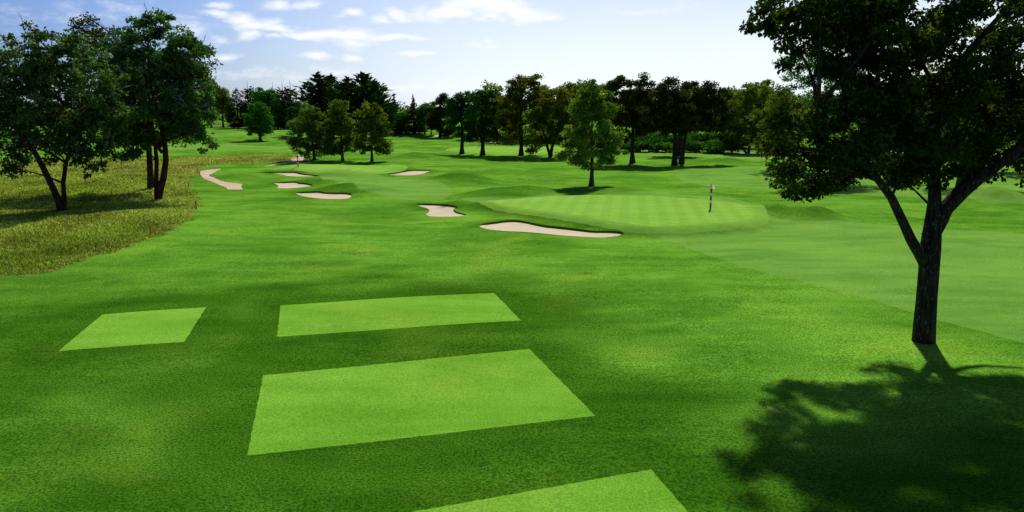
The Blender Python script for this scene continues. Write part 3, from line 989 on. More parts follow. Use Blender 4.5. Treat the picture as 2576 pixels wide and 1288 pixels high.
broadleaf(gR, lobR, 'large dark tree with a forked trunk, nearest the camera at right', 'dark', N=76000, leaf=0.17, cr=0.58, stems=stemsR, trunk_r=0.3, seed=3,
          bark=M_BARK_R, limbs=46, sides=12, fill=1.3, gap=0.32, aspect=0.7, droop=0.3)

# --- the two multi-stemmed trees at left, and the one between and behind them
gA = ground_at(155, 535)
yA = gA[1]
stA = [stem(yA, Z1([(276, 958), (262, 900), (232, 830), (195, 755), (160, 690), (120, 635), (75, 575), (40, 520), (10, 470), (-40, 400)]), .30, .11, -1.0),
       stem(yA, Z1([(286, 955), (288, 880), (283, 820), (296, 730), (318, 660), (328, 590), (310, 480), (280, 380), (250, 260)]), .22, .08, 1.5),
       stem(yA, Z1([(170, 712), (140, 640), (100, 570), (62, 490), (30, 420), (5, 370), (-20, 250)]), .19, .08, 1.0),
       stem(yA, Z1([(320, 640), (360, 540), (390, 440), (420, 330)]), .12, .05, -1.0)]
lobA = L(yA, [(60, 150, 80, 65), (145, 115, 60, 50), (10, 180, 60, 70), (140, 200, 90, 60, 1), (60, 260, 80, 60, -1), (180, 280, 90, 60), (250, 210, 60, 70), (110, 330, 70, 45, 1),
              (220, 350, 90, 50), (20, 350, 60, 50), (260, 290, 60, 60, 1), (30, 400, 50, 40), (235, 395, 60, 35), (130, 380, 50, 25, 1), (-60, 250, 90, 120), (95, 80, 30, 22), (210, 430, 25, 16), (45, 430, 30, 18), (285, 340, 40, 40, 1), (290, 260, 40, 50), (80, 200, 70, 50, 1), (150, 340, 80, 50), (20, 300, 50, 50), (150, 150, 80, 50, 1)])
broadleaf(gA, lobA, 'leftmost tree with leaning reddish stems rising from the tall grass', 'ash', N=32000, leaf=0.31, cr=0.66, stems=stA, trunk_r=.28, seed=5, bark=M_BARK_L,
          limbs=40, twig=300, gap=0.24, group='multi-stemmed trees in the tall grass', fill=1.2, aspect=0.6)
gB = ground_at(398, 505)
yB = gB[1]
stB = [stem(yB, Z1([(706, 905), (718, 850), (734, 790), (743, 720), (740, 660), (728, 590), (708, 520), (690, 450), (670, 340), (660, 220)]), .36, .10, .5),
       stem(yB, Z1([(703, 885), (700, 800), (702, 720), (694, 640), (682, 560), (676, 490), (660, 380), (640, 260)]), .24, .08, 1.5),
       stem(yB, Z1([(728, 685), (700, 650), (672, 615), (650, 575), (628, 530), (612, 490), (590, 400), (560, 300)]), .18, .08, -1.5),
       stem(yB, Z1([(730, 600), (770, 480), (810, 380), (830, 280)]), .12, .05, -1)]
lobB = L(yB, [(385, 60, 45, 38), (410, 110, 70, 50), (330, 110, 50, 45), (470, 140, 55, 55), (350, 180, 80, 55, -1), (440, 200, 80, 55, 1), (500, 220, 40, 60), (330, 260, 60, 50, 1),
              (410, 270, 90, 50, -1), (480, 290, 60, 50), (320, 330, 45, 40), (380, 330, 70, 35, 1), (470, 335, 50, 28), (500, 330, 40, 30, -1), (525, 365, 24, 24), (345, 370, 35, 24), (320, 390, 20, 14), (300, 200, 40, 70)])
broadleaf(gB, lobB, 'tall tree of three twisting stems at the edge of the tall grass', 'ash', N=37000, leaf=0.31, cr=0.66, stems=stB, trunk_r=.3, seed=6, bark=M_BARK_L,
          limbs=40, twig=330, gap=0.2, group='multi-stemmed trees in the tall grass', fill=1.2, aspect=0.6)
gC = ground_at(379, 478)
yC = gC[1]
stC = [stem(yC, [(379, 478), (378, 430), (375, 380), (372, 330), (365, 280), (350, 220), (330, 150)], .36, .12)]
lobC = L(yC, [(210, 80, 38, 40), (250, 130, 60, 50), (300, 130, 60, 50), (240, 220, 70, 60), (330, 220, 80, 70), (430, 200, 80, 70), (510, 150, 28, 50), (490, 220, 45, 60), (300, 310, 70, 50), (400, 310, 80, 50), (200, 290, 50, 50)])
broadleaf(gC, lobC, 'brownish dark tree with one straight trunk, behind the three-stemmed tree', 'brown', N=22000, leaf=0.3, cr=1.0, stems=stC, trunk_r=.34, seed=8, bark=M_BARK_R, limbs=24, gap=0.12)

# --- middle-distance trees: label, base, lobes, palette, leaves, leaf size, trunk radius, extra
MID = [
    ('lone rounded light green tree standing nearest on the middle lawn', (1488, 467), [(1487, 240, 36, 34), (1465, 275, 36, 34), (1512, 272, 34, 34), (1488, 320, 58, 48), (1488, 275, 46, 40), (1440, 350, 36, 30), (1538, 352, 36, 30), (1482, 385, 64, 40), (1432, 390, 30, 26), (1540, 390, 34, 28), (1490, 214, 20, 16), (1515, 235, 24, 22)], 'lime', 26000, .25, .27, dict(bark=M_BARK_P, cr=.7, fork=3.0)),
    ('left one of the three small trees behind the striped flagstick', (791, 403), [(778, 280, 30, 26), (760, 310, 32, 30), (800, 310, 34, 32), (780, 345, 48, 28), (748, 362, 24, 20), (815, 365, 28, 22), (785, 380, 40, 17), (732, 350, 14, 9)], 'mid', 15000, .3, .25, dict(bark=M_BARK_P, cr=.85)),
    ('middle one of the three small trees behind the striped flagstick', (862, 404), [(855, 268, 22, 22), (845, 300, 30, 28), (872, 300, 30, 28), (858, 335, 40, 28), (838, 360, 28, 20), (880, 362, 26, 22), (860, 380, 28, 13)], 'olive', 13000, .3, .24, dict(bark=M_BARK_P, cr=.85)),
    ('right one of the three small trees, its crown reaching low on the right', (936, 406), [(932, 270, 22, 20), (922, 302, 30, 28), (948, 305, 28, 30), (935, 340, 42, 28), (908, 362, 24, 20), (960, 360, 24, 24), (935, 378, 30, 13), (968, 378, 16, 13)], 'olive', 13000, .3, .24, dict(bark=M_BARK_P, cr=.85)),
    ('small dark round tree alone on the far left fairway', (655, 354), [(650, 272, 24, 20), (636, 292, 24, 22), (668, 292, 26, 24), (652, 315, 38, 20), (650, 330, 36, 14)], 'fresh', 9000, .42, .38, dict(cr=1.1)),
    ('slim dark tree with a low forked trunk, leftmost of the middle row', (1162, 387), [(1150, 255, 26, 24), (1175, 250, 26, 24), (1140, 285, 26, 26), (1180, 285, 32, 28), (1155, 312, 34, 20), (1190, 318, 24, 22), (1160, 335, 28, 8)], 'deep', 12000, .34, .42, dict(cr=1.0, fork=3.6, limbs=10, gap=.2)),
    ('dark tree right of the far flagstick, its crown touching its left neighbour', (1214, 391), [(1200, 245, 28, 22), (1230, 250, 28, 26), (1215, 285, 44, 28), (1240, 315, 36, 26), (1195, 325, 30, 22), (1225, 340, 40, 16), (1180, 345, 18, 11)], 'deep', 13000, .34, .45, dict(cr=1.0)),
    ('tallest golden brown tree in the middle row', (1311, 391), [(1335, 198, 32, 20), (1295, 212, 30, 18), (1320, 225, 48, 26), (1350, 240, 40, 26), (1280, 255, 34, 28), (1320, 275, 62, 34), (1270, 310, 34, 32), (1340, 320, 50, 34), (1285, 340, 30, 24), (1260, 350, 20, 14), (1345, 362, 24, 18), (1335, 378, 12, 10)], 'gold', 24000, .34, .42, dict(cr=1.0)),
    ('twin-trunked dark olive tree left of the lone rounded tree', (1384, 395), [(1400, 240, 40, 24), (1380, 270, 46, 30), (1425, 265, 36, 34), (1390, 305, 50, 34), (1430, 310, 34, 34), (1375, 340, 40, 22), (1420, 345, 34, 20)], 'gold', 17000, .34, .36, dict(cr=1.0, twin=((1384, 395), (1372, 350), (1362, 310)))),
    ('tall dark tree with a bumpy top, right behind the lone rounded tree', (1591, 410), [(1555, 205, 30, 24), (1530, 225, 28, 26), (1590, 225, 34, 26), (1625, 210, 18, 28), (1560, 262, 48, 28), (1610, 265, 42, 30), (1580, 300, 50, 24), (1620, 318, 32, 22), (1545, 315, 32, 24), (1590, 335, 34, 12)], 'brown', 20000, .33, .40, dict(cr=.95, fork=4.0, limbs=12, gap=.2)),
    ('front one of the two close straight trunks at mid right', (1697, 416), [(1680, 215, 28, 22), (1650, 240, 34, 26), (1700, 240, 34, 28), (1665, 275, 46, 28), (1710, 285, 46, 30), (1650, 310, 36, 24), (1700, 320, 44, 20)], 'brown', 17000, .32, .42, dict(cr=.95, fork=4.0, limbs=12, gap=.18)),
    ('back one of the two close straight trunks at mid right, with the wider crown', (1714, 412), [(1740, 220, 22, 20), (1770, 225, 26, 22), (1800, 232, 30, 24), (1745, 260, 50, 28), (1800, 270, 46, 32), (1740, 305, 50, 26), (1795, 312, 44, 26), (1830, 290, 28, 30)], 'brown', 19000, .32, .42, dict(cr=.95, fork=4.2, limbs=14, gap=.18)),
    ('thick dark trunk standing between and behind the two straight trunks', (1708, 390), [(1690, 250, 40, 30), (1730, 260, 40, 30), (1705, 300, 56, 34)], 'dark', 9000, .4, .7, dict(cr=1.1)),
    ('spreading multi-stemmed yellowish tree at the edge of the right fairway', (1882, 386), [(1870, 250, 34, 28), (1900, 225, 40, 22), (1930, 255, 50, 34), (1870, 300, 44, 36), (1930, 310, 56, 36), (1850, 335, 30, 24), (1900, 345, 50, 24), (1960, 340, 40, 28)], 'olive', 20000, .36, .3, dict(cr=1.0, twin=((1878, 386), (1862, 366), (1835, 340)), bark=M_BARK_P)),
    ('dark brown crown behind the slim forked tree', (1108, 345), [(1115, 248, 18, 16), (1105, 268, 24, 20), (1130, 275, 26, 24), (1105, 295, 34, 22), (1125, 318, 38, 18), (1090, 308, 20, 18)], 'brown', 10000, .5, .5, dict(cr=1.4)),
    ('green leafy tree behind the big forked tree, showing above its lower boughs', (2120, 455), [(2000, 165, 45, 26), (2060, 170, 50, 30), (2120, 190, 60, 34), (2020, 205, 60, 26), (2110, 240, 90, 40), (2180, 260, 60, 50), (2080, 300, 90, 40)], 'fresh', 18000, .25, .35, dict(cr=.8)),
    ('olive tree with level boughs, half hidden behind the big forked tree', (2060, 432), [(1990, 245, 50, 30), (1950, 285, 60, 34), (2030, 270, 60, 34), (2000, 320, 80, 34), (2080, 330, 70, 40), (1960, 355, 60, 30), (2120, 250, 50, 40)], 'olive', 20000, .27, .3, dict(cr=.8, limbs=12)),
    ('slender grey trunk seen through the fork of the big tree', (2412, 470), [(2380, 200, 80, 50), (2440, 230, 80, 60), (2400, 310, 100, 60), (2480, 330, 70, 50), (2360, 370, 60, 40), (2440, 390, 60, 34), (2520, 260, 60, 60)], 'gold', 18000, .27, .3, dict(cr=.85, bark=M_BARK_P)),
    ('olive tree at the right edge, behind the slanting limb', (2560, 432), [(2540, 250, 50, 40), (2580, 300, 60, 50), (2540, 340, 60, 40), (2590, 380, 40, 30)], 'olive', 10000, .32, .3, dict(cr=.9)),
]
for i, (lab, b, lobs, pal, N_, leaf, tr_, ex) in enumerate(MID):
    g = ground_at(*b)
    ex = dict(ex)
    tw = ex.pop('twin', None)
    st_ = None
    if tw:
        mid_ = L(g[1], lobs)
        cen_ = np.mean([c for c, q in mid_], axis=0)
        p0_ = g - np.array([0, 0, .15])
        st_ = [([p0_, g + (cen_ - g) * .25, g + (cen_ - g) * .6 + np.array([.3, 0, 0]), cen_ + np.array([.5, 0, 1.0])], [tr_ * 1.15, tr_ * .8, tr_ * .55, tr_ * .3]),
               stem(g[1], tw, tr_ * .8, tr_ * .4, -.6)]
    cr_ = ex.get('cr', .9)
    LB_ = [(c_, tuple(max(.35, q_ - f_ * cr_) for q_, f_ in zip(r_, (.2, .2, .25)))) for c_, r_ in L(g[1], lobs)]
    broadleaf(g, LB_, lab, pal, N_, leaf, trunk_r=tr_, seed=20 + i, stems=st_, fill=1.2, **ex)


# --- conifers
def conifer_mesh(r, h, rad, n_lv, per, up, flen, fw, pal, bare=0.0, name='crown', jag=0.35, prof=1.0):
    V, C = [], []
    pal = np.array(pal)
    for i in range(n_lv):
        t = i / (n_lv - 1)
        z = h * (0.06 + 0.93 * t)
        rr = rad * (1 - t ** prof) * (0.75 + 0.25 * min(1, t * 6)) + 0.04 * rad
        if t > 1 - bare and r.uniform() < 0.6:
            continue
        k = max(4, int(per * (0.35 + 0.65 * (1 - t))))
        for _ in range(k):
            a = r.uniform(0, 2 * math.pi)
            d = np.array([math.cos(a), math.sin(a), 0])
            rs = rr * r.uniform(1 - jag, 1 + jag * .3)
            for s in np.linspace(0.35, 1.0, 3):
                p = np.array([0, 0, z + r.normal(0, h / n_lv * .5)]) + d * rs * s + np.array([0, 0, up * rs * s * 0.8])
                ax = d + np.array([0, 0, up]) + r.normal(0, .25, 3)
                ax /= np.linalg.norm(ax)
                sd = np.cross(ax, np.array([0, 0, 1.0]) + r.normal(0, .5, 3))
                sd /= np.linalg.norm(sd)
                Lf = flen * r.uniform(.7, 1.3) * (0.5 + 0.5 * (1 - t))
                w = fw * r.uniform(.7, 1.3) * (0.5 + 0.5 * (1 - t))
                dr = np.array([0, 0, -0.12 * Lf])
                V += [p - ax * Lf * .5, p + sd * w * .5 + dr * .3, p + ax * Lf * .5 + dr, p - sd * w * .5 + dr * .3]
                c = pal[r.integers(len(pal))] * r.uniform(.7, 1.3)
                C += [c] * 4
    V = np.array(V)
    n = len(V) // 4
    return mesh(name, V, np.arange(4 * n), np.arange(n) * 4, cols=np.array(C))


def conifer_proto(name, seed, **kw):
    r = np.random.default_rng(seed)
    me = conifer_mesh(r, 1.0 * 14, **kw)
    mb = MB().tube([(0, 0, -.3), (0, 0, 5), (0, 0, 10), (0, 0, 14.2)], [.28, .2, .12, .03], 7)
    root = empty(name, (0, 0, 0), None, None)
    mb.build('trunk', M_BARK, root)
    link('crown', me, root, [M_NEEDLE])
    return root


def copy_tree(o):
    c = o.copy()
    COL.objects.link(c)
    for ch in o.children:
        d = ch.copy()
        COL.objects.link(d)
        d.parent = c
    return c


used_protos = set()


def plant(proto, u, v_base, v_top, label, cat, group, wide=1.0, rot=0.0, proto_h=14.0, y=None):
    """Copy a prototype so that it stands at (u, v_base) and its tip reaches v_top."""
    g = ground_at(u, v_base)
    if y is not None:
        g = at_depth(u, v_base, y)
        g[2] = hz(g[0], g[1])
    zt = at_depth(u, v_top, g[1])[2]
    s = (zt - g[2]) / proto_h
    if proto.name in used_protos:
        o = copy_tree(proto)
    else:
        o = proto
        used_protos.add(proto.name)
    o.location = g
    o.scale = (s * wide, s * wide, s)
    o.rotation_euler = (0, 0, rot)
    tag(o, label, cat, group)
    return o


P_FIR = [conifer_proto('fir_tree', 40 + i, rad=4.0, n_lv=26, per=20, up=0.8, flen=2.5, fw=0.85, pal=PAL['fir'], prof=3.0) for i in range(2)]
P_FIRB = conifer_proto('fir_tree', 44, rad=3.8, n_lv=26, per=18, up=0.5, flen=1.9, fw=0.7, pal=[(0.03, 0.045, 0.016), (0.05, 0.07, 0.024), (0.08, 0.105, 0.04)], bare=0.2, prof=1.7)
P_FIRD = conifer_proto('fir_tree', 45, rad=3.9, n_lv=26, per=20, up=0.2, flen=1.8, fw=0.6, pal=PAL['spruce'], bare=0.1, prof=1.9)
P_SPR = conifer_proto('spruce_tree', 46, rad=3.2, n_lv=20, per=18, up=-0.18, flen=1.5, fw=0.8, pal=PAL['spruce'], jag=.25, prof=0.9)

gfir = 'spiky dark firs behind the three small trees'
for k, (u, vb, vt, w, lab) in enumerate([
        (806, 348, 186, 1.45, 'leftmost spiky fir of the dark clump behind the three small trees'),
        (838, 346, 192, 1.35, 'second spiky fir from the left in the dark clump'),
        (880, 350, 197, 1.4, 'slightly lower spiky fir in the middle of the dark clump'),
        (915, 346, 185, 1.45, 'tallest spiky fir on the right half of the dark clump'),
        (946, 349, 203, 1.35, 'rightmost spiky fir of the dark clump, stepping down to the spruces')]):
    plant(P_FIR[k % 2], u, vb, vt, lab, 'fir tree', gfir, w, k * 1.3)
gsp = 'two narrow spruces on the skyline'
plant(P_SPR, 994, 336, 238, 'left one of the two narrow brownish spruces on the skyline', 'spruce tree', gsp, 1.15, 0.4)
plant(P_SPR, 1041, 336, 241, 'right one of the two narrow brownish spruces on the skyline', 'spruce tree', gsp, 1.2, 2.0)
gth = 'thin-topped conifers behind the far left fairway'
for k, (pr, u, vb, vt, w, lab) in enumerate([
        (P_FIRD, 600, 323, 222, 1.25, 'broad blackish conifer left of the small dark round tree'),
        (P_FIRB, 629, 322, 203, 1.0, 'conifer with a bare leader, straight above the blackish one'),
        (P_FIRB, 645, 322, 214, 1.0, 'second conifer with a bare leader, just right of the first'),
        (P_FIRB, 692, 323, 207, 1.0, 'thin conifer poking up behind the bright green trees'),
        (P_FIRB, 716, 325, 206, 1.15, 'pale pointed conifer at the right of the far left group'),
        (P_FIRB, 736, 326, 203, 1.15, 'pale ragged conifer next to the three small trees'),
        (P_FIRD, 725, 324, 240, 1.3, 'low dark conifer filling in below the two pale ones')]):
    plant(pr, u, vb, vt, lab, 'fir tree', gth, w, k * 0.9)


# --- far broadleaf trees and bushes: prototypes 12 m tall, copied
def round_proto(name, seed, pal, N=5200, leaf=.5, wide=4.2, low=0.22, cr=1.25, trunk=.3):
    r = np.random.default_rng(seed)
    lobes = []
    for k in range(9):
        t = r.uniform(0, 1)
        z = 12 * (low + 0.14 + (0.80 - low) * t)
        rr = wide * (0.55 * math.sin(math.pi * (0.2 + 0.72 * t)))
        a = r.uniform(0, 6.28)
        lobes.append((np.array([math.cos(a) * rr * .8, math.sin(a) * rr * .8, min(z, 10.4)]), (wide * r.uniform(.38, .6), wide * r.uniform(.38, .6), r.uniform(1.3, 2.0))))
    lobes.append((np.array([0, 0, 12 * (low + 1) / 2]), (wide * .7, wide * .7, 12 * (1 - low) * .42)))
    return broadleaf((0, 0, 0), lobes, None, pal, N, leaf, cr=cr, trunk_r=trunk, seed=seed, limbs=4, name=name, cat=None, sides=7)


RP = {k: round_proto('broadleaf_tree', 60 + i, k, low=0.1, N=6500) for i, k in enumerate(['fresh', 'deep', 'olive', 'brown', 'mid', 'gold', 'yellow'])}
for i, k in enumerate(['olive', 'mid', 'brown']):
    RP[k + '_high'] = round_proto('broadleaf_tree', 80 + i, k, low=0.26, N=6500)
for k in RP:
    RP[k]['pal'] = k
FARL = [
    # palette, u, base v, top v, width, label, group
    ('olive_high', 532, 321, 228, 1.1, 'olive tree behind the far left fairway, next to the tall three-stemmed tree', 'row of trees at the back left'),
    ('olive_high', 562, 320.5, 216, 1.0, 'tallest olive tree of the row at the back left', 'row of trees at the back left'),
    ('mid_high', 583, 321, 258, .7, 'short narrow tree at the right end of the row at the back left', 'row of trees at the back left'),
    ('olive_high', 500, 321, 236, 1.0, 'olive tree showing just past the drooping bough at left', 'row of trees at the back left'),
    ('fresh', 668, 324, 222, 1.0, 'bright green tree rising behind the small dark round tree', 'row of trees at the back left'),
    ('fresh', 700, 326, 250, 1.0, 'lower bright green tree left of the pale conifers', 'row of trees at the back left'),
    ('deep', 742, 330, 270, 1.0, 'deep green tree between the pale conifers and the three small trees', 'row of trees at the back left'),
    ('deep', 970, 336, 282, 1.0, 'low green tree left of the spruces', 'low wood around the spruces'),
    ('fresh', 1018, 337, 283, .9, 'low green tree between the two spruces', 'low wood around the spruces'),
    ('fresh', 1068, 337, 262, 1.0, 'green tree right of the spruces', 'low wood around the spruces'),
    ('fresh', 1085, 338, 257, .9, 'taller green tree right of the spruces, beside the dark brown crown', 'low wood around the spruces'),
    ('deep', 1000, 337, 300, 1.1, 'dark green bushy tree in front of the left spruce', 'low wood around the spruces'),
    ('mid', 1248, 352, 209, 1.0, 'light green tree whose top peeks out left of the golden brown one', 'trees behind the middle row'),
    ('yellow', 1365, 352, 213, .9, 'yellow green tree peeking out right of the golden brown one', 'trees behind the middle row'),
    ('olive', 1428, 356, 213, 1.0, 'olive tree behind the twin-trunked one', 'trees behind the middle row'),
    ('olive', 1462, 358, 205, 1.0, 'olive tree whose top shows just left of the lone rounded one', 'trees behind the middle row'),
    ('olive', 1508, 358, 215, 1.0, 'olive tree behind the right shoulder of the lone rounded one', 'trees behind the middle row'),
    ('brown', 1200, 350, 250, 1.1, 'dark tree filling in behind the two slim ones of the middle row', 'trees behind the middle row'),
    ('brown', 1290, 352, 262, 1.1, 'dark tree filling in behind the golden brown one', 'trees behind the middle row'),
    ('olive', 1590, 360, 225, 1.0, 'olive tree behind the tall dark one with the bumpy top', 'trees behind the middle row'),
    ('gold', 1640, 362, 218, 1.0, 'golden brown tree left of the two close straight trunks', 'trees behind the right trunks'),
    ('gold', 1738, 362, 206, 1.0, 'golden tree peeking out above the two close straight trunks', 'trees behind the right trunks'),
    ('brown', 1785, 364, 222, 1.1, 'dark brown tree behind the wider of the two crowns at mid right', 'trees behind the right trunks'),
    ('olive', 1828, 365, 222, 1.0, 'olive tree at the right end of the mid right wood', 'trees behind the right trunks'),
    ('fresh', 1905, 372, 205, 1.0, 'green tree behind the spreading multi-stemmed one', 'trees behind the right trunks'),
    ('deep', 1960, 376, 240, 1.2, 'deep green tree far behind the big forked tree', 'trees behind the right trunks'),
    ('brown', 2230, 388, 230, 1.4, 'dark tree far behind the big forked trunk', 'trees at the far right'),
    ('gold', 2330, 390, 240, 1.4, 'brownish tree far behind the fork of the big trunk', 'trees at the far right'),
    ('olive', 2480, 396, 240, 1.3, 'olive tree far behind the slanting limb', 'trees at the far right'),
    ('deep', 150, 318, 268, 1.5, 'deep green tree seen faintly through the leftmost stems', 'trees at the far left'),
    ('deep', 60, 316, 272, 1.5, 'deep green tree beside the brick house', 'trees at the far left'),
    ('olive', 430, 320, 250, 1.3, 'olive tree seen between the stems of the tall left tree', 'trees at the far left'),
]
for k, (pal, u, vb, vt, w, lab, gr) in enumerate(FARL):
    plant(RP[pal], u, vb, vt, lab, 'tree', gr, w, k * 1.7, 12.0)
# slender dark trunks in the gap at right
for (u, vb, vt, lab) in [(1841, 382, 250, 'small dark trunk in the gap left of the multi-stemmed tree, in front of the track'), (1827, 373, 262, 'farther dark trunk in the gap, beyond the track')]:
    plant(RP['brown_high'], u, vb, vt, lab, 'tree', 'dark trunks in the gap at right', .7, u, 12.0)


def bush_proto(seed, pal):
    r = np.random.default_rng(seed)
    lobes = [(np.array([r.uniform(-1.2, 1.2), r.uniform(-1, 1), r.uniform(.7, 1.5)]), (r.uniform(.9, 1.5), r.uniform(.9, 1.4), r.uniform(.6, 1.0))) for _ in range(6)]
    return broadleaf((0, 0, 0), lobes, None, pal, 2600, .3, cr=.6, trunk_r=.08, seed=seed, limbs=5, name='bush', cat=None, sides=6)


BP_ = {k: bush_proto(90 + i, k) for i, k in enumerate(['fresh', 'deep', 'yellow'])}
BUSH = [
    ('deep', 1560, 381, 356, 1.2, 'dark bush behind the trunk of the bumpy-topped tree'),
    ('fresh', 1600, 382, 352, 1.1, 'green bush just right of the bumpy-topped tree\'s trunk'),
    ('deep', 1632, 382, 346, 1.2, 'tall dark bush midway between the bumpy-topped tree and the two straight trunks'),
    ('fresh', 1666, 383, 352, 1.1, 'green bush just left of the two straight trunks'),
    ('deep', 1740, 383, 354, 1.2, 'dark bush just right of the two straight trunks'),
    ('fresh', 1780, 384, 346, 1.4, 'broad green bush near the right end of the hedge'),
    ('deep', 1815, 384, 350, 1.3, 'last dark bush of the hedge, before the gap with the track'),
    ('yellow', 1056, 336, 308, .9, 'yellow green bush at the foot of the right spruce'),
    ('fresh', 985, 336, 316, 1.0, 'green bush at the foot of the left spruce'),
    ('fresh', 1012, 336, 312, 1.0, 'green bush between the feet of the two spruces'),
    ('fresh', 1128, 338, 318, 1.0, 'small green bush below the dark brown crown'),
    ('deep', 715, 325, 296, 1.2, 'rounded dark bush left of the three small trees'),
    ('deep', 594, 321.5, 306, 1.0, 'low dark bush beside the mulch at the back left'),
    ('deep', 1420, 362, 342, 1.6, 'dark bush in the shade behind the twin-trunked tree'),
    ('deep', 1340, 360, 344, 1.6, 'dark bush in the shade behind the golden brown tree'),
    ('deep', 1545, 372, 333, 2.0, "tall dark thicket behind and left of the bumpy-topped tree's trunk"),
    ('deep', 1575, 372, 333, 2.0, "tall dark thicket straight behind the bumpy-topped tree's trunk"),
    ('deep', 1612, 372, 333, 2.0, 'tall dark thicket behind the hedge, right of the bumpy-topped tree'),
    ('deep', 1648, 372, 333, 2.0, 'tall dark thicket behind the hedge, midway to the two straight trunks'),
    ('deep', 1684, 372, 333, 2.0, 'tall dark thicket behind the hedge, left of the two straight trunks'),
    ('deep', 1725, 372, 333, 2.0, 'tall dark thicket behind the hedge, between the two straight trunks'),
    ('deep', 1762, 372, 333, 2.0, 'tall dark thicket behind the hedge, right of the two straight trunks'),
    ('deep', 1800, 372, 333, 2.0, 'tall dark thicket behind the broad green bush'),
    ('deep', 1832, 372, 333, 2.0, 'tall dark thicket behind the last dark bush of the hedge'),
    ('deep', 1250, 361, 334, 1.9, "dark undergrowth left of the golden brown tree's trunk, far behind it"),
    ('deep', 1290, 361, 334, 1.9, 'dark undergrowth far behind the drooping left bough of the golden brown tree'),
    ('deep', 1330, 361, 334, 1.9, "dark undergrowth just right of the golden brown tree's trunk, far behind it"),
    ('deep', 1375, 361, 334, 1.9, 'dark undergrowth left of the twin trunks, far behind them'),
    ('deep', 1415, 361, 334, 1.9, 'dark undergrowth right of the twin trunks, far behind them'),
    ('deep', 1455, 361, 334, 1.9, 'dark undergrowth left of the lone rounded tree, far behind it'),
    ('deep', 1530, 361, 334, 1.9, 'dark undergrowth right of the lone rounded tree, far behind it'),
    ('deep', 30, 306, 296, 2.4, 'low dark hedge bush in front of the brick house'),
    ('deep', 85, 307, 297, 2.4, 'low dark hedge bush right of the brick house'),
]
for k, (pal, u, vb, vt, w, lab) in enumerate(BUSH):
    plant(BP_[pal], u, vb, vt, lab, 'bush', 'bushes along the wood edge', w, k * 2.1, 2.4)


# --- the far wood that closes the view, one mass
def far_wood():
    r = np.random.default_rng(200)
    cl, sz = [], []
    for k in range(150):
        u = -700 + 3900 * (k + r.uniform(0, .8)) / 150
        y = r.uniform(380, 520) if 400 < u < 2000 else r.uniform(330, 480)
        x = (u - CU) / FPX * y
        h = r.uniform(8.5, 12.5) if 950 < u < 1110 else r.uniform(10, 16)
        for _ in range(46):
            d = rand_dirs(r, 1)[0]
            f = r.uniform(.5, 1)
            cl.append((x + d[0] * 6.5 * f, y + d[1] * 5 * f, h * .52 + d[2] * h * .46 * f))
    cl = np.array(cl)
    me = leaf_mesh('distant_woodland', cl, 1.7, 60000, 1.15, [(0.016, 0.04, 0.008), (0.03, 0.062, 0.012), (0.05, 0.085, 0.02)], r)
    tag(link('distant_woodland', me, None, [M_LEAF]), 'distant dark green wood closing the view behind the course', 'woodland', None, 'stuff')


far_wood()

# ------------------------------------------------------------------ flagsticks
def flagstick(u, v, v_top, dia, lab, wave=1.0):
    g = ground_at(u, v)
    h = at_depth(u, v_top, g[1])[2] - g[2]
    root = empty('flagstick', g, lab, 'golf flag', 'flagsticks on the greens')
    r_ = dia / 2
    bands = [(0, .07, 2), (.07, .24, 1), (.24, .36, 0), (.36, .53, 1), (.53, .65, 0), (.65, .82, 1), (.82, .90, 0), (.90, .915, 3), (.915, .985, 0), (.985, 1.0, 3)]
    mb = MB()
    for a_, b_, m_ in bands:
        k = 1.12 if m_ == 3 else 1.0
        mb.tube([(0, 0, h * a_), (0, 0, h * b_)], [r_ * k * (1 if a_ > 0 else .7), r_ * k], 12, m_)
    mb.build('pole', [M_POLE_WHITE, M_POLE_RED, M_CUP, M_BLACK], root, smooth=False)
    # hanging flag with folds and thickness
    nx, nz = 9, 8
    V, F = [], []
    for sgn in (1, -1):
        for j in range(nz + 1):
            for i in range(nx + 1):
                t, s = i / nx, j / nz
                x = r_ + 0.30 * h / 2.1 * t * wave * (0.55 + 0.15 * s)
                z = h * (.985 - .155 * s) - 0.10 * h / 2.1 * t * (1 - .2 * s) * 1.3
                y = 0.035 * math.sin(t * 9 + s * 2) * t + sgn * 0.004
                V.append((x, y, z))
    n1 = (nx + 1) * (nz + 1)
    for o_, rev in ((0, False), (n1, True)):
        for j in range(nz):
            for i in range(nx):
                q = [o_ + j * (nx + 1) + i, o_ + j * (nx + 1) + i + 1, o_ + (j + 1) * (nx + 1) + i + 1, o_ + (j + 1) * (nx + 1) + i]
                F.append(q[::-1] if rev else q)
    me = mesh('flag', V, [i for f in F for i in f], np.arange(len(F)) * 4, smooth=True)
    link('flag', me, root, [M_FLAG])
    # cup rim in the turf
    mb = MB()
    ring_o, ring_i = [], []
    for k in range(20):
        th = 2 * math.pi * k / 20
        ring_o.append((math.cos(th) * .085, math.sin(th) * .085, .008))
        ring_i.append((math.cos(th) * .065, math.sin(th) * .065, .008))
    for k in range(20):
        mb.face([ring_o[k], ring_o[(k + 1) % 20], ring_i[(k + 1) % 20], ring_i[k]])
        mb.face([ring_i[k], ring_i[(k + 1) % 20], (ring_i[(k + 1) % 20][0], ring_i[(k + 1) % 20][1], -.05), (ring_i[k][0], ring_i[k][1], -.05)])
    mb.build('cup', M_CUP, root)
    return root


flagstick(1787, 526, 463, .16, 'red and white striped flagstick with white flag on the nearest green')
flagstick(750, 420, 386, .19, 'striped flagstick with white flag on the left green, in front of the pinkish path')
flagstick(1205, 370, 345, .18, 'striped flagstick on the far green, between two dark trunks')
flagstick(504, 323, 310, .3, 'tiny striped flagstick at the back left, seen past the drooping bough')

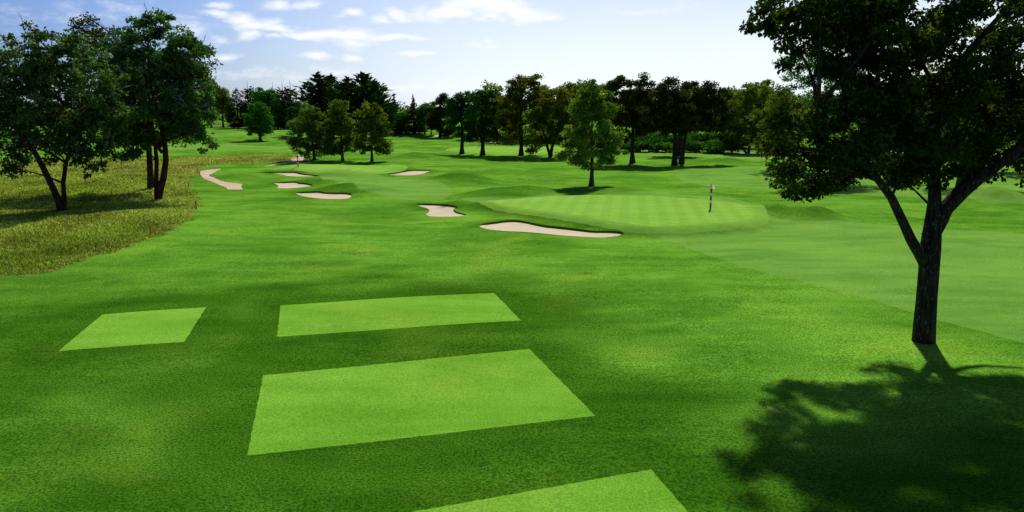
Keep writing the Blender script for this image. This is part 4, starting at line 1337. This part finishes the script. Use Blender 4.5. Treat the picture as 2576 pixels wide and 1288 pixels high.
# ------------------------------------------------------------------ red stakes
STK = [((380, 588), 566, 'nearest red stake, alone in the front edge of the tall grass'),
       ((494, 526), 505, 'red stake at the right tip of the shaded tall grass'),
       ((474.6, 473), 459, 'red stake above the bare notch in the grass edge, below the sand path'),
       ((502.6, 441), 430, 'right one of the red stake pair at the left bend of the sand path'),
       ((497.5, 433.5), 423, 'farther red stake of the pair at the left bend of the sand path'),
       ((635.7, 415), 407, 'red stake at the lower edge of the yellow grass tongue, midway along it'),
       ((728, 396.5), 392, 'small red stake at the right tip of the yellow grass tongue, beside the pinkish path'),
       ((685, 392), 386, 'small red stake on the far edge of the yellow grass tongue')]
for k, ((u, v), vt, lab) in enumerate(STK):
    g = ground_at(u, v)
    h = at_depth(u, vt, g[1])[2] - g[2]
    w = .028 + .0002 * g[1]
    mb = MB()
    s_ = (-1, -1), (1, -1), (1, 1), (-1, 1)
    rings = [[(x * w, y * w, -.1) for x, y in s_], [(x * w, y * w, h * .9) for x, y in s_], [(x * w * .45, y * w * .45, h) for x, y in s_]]
    for a_, b_ in zip(rings[:-1], rings[1:]):
        for i in range(4):
            mb.face([a_[i], a_[(i + 1) % 4], b_[(i + 1) % 4], b_[i]])
    mb.face(rings[-1])
    o = mb.build('hazard_stake', M_RED, None, smooth=False)
    o.location = g
    o.rotation_euler = (math.radians(1.5 * math.sin(k * 2.1)), math.radians(-2.0 + 2 * math.cos(k * 1.7)), k)
    tag(o, lab, 'stake', 'red stakes along the tall grass')


# ------------------------------------------------------------------ brick house far left
gh = at_depth(2, 300, 470.0)
hx, hy = gh[0], 470.0
hh = 4.6
root = empty('brick_house', (hx, hy, 0), 'brown brick house with a grey roof, at the far left edge behind the hedge', 'house')
MB().box((-9, 0, 0), (7.5, 9, hh)).build('wall', M_BRICK, root, smooth=False)
rf = MB()
A_, B_, C_, D_ = (-9.8, -.8, hh), (8.3, -.8, hh), (8.3, 9.8, hh), (-9.8, 9.8, hh)
E_, F_ = (-6.5, 4.5, hh + 3.0), (5.0, 4.5, hh + 3.0)
for q in ((A_, B_, F_, E_), (B_, C_, F_), (C_, D_, E_, F_), (D_, A_, E_), (D_, C_, B_, A_)):
    rf.face(q)
roof = rf.build('roof', M_ROOF, root, smooth=False)
MB().box((2, 5, hh + 1.5), (3.1, 6.2, hh + 4.2)).build('chimney', M_BRICK, roof, smooth=False)
for wx in (-6, -1.5, 3.5):
    wo = MB().box((wx, -.12, 1.2), (wx + 1.9, 0.02, 3.4)).build('window', M_TRIM, root, smooth=False)
    MB().box((wx + .15, -.15, 1.35), (wx + 1.75, -.125, 3.25)).build('pane', M_GLASS, wo, smooth=False)
MB().box((5.6, -.1, 0), (6.6, .02, 3.6)).build('downpipe_panel', M_TRIM, root, smooth=False)

for o in list(bpy.data.objects):
    if 'pal' in o:
        del o['pal']
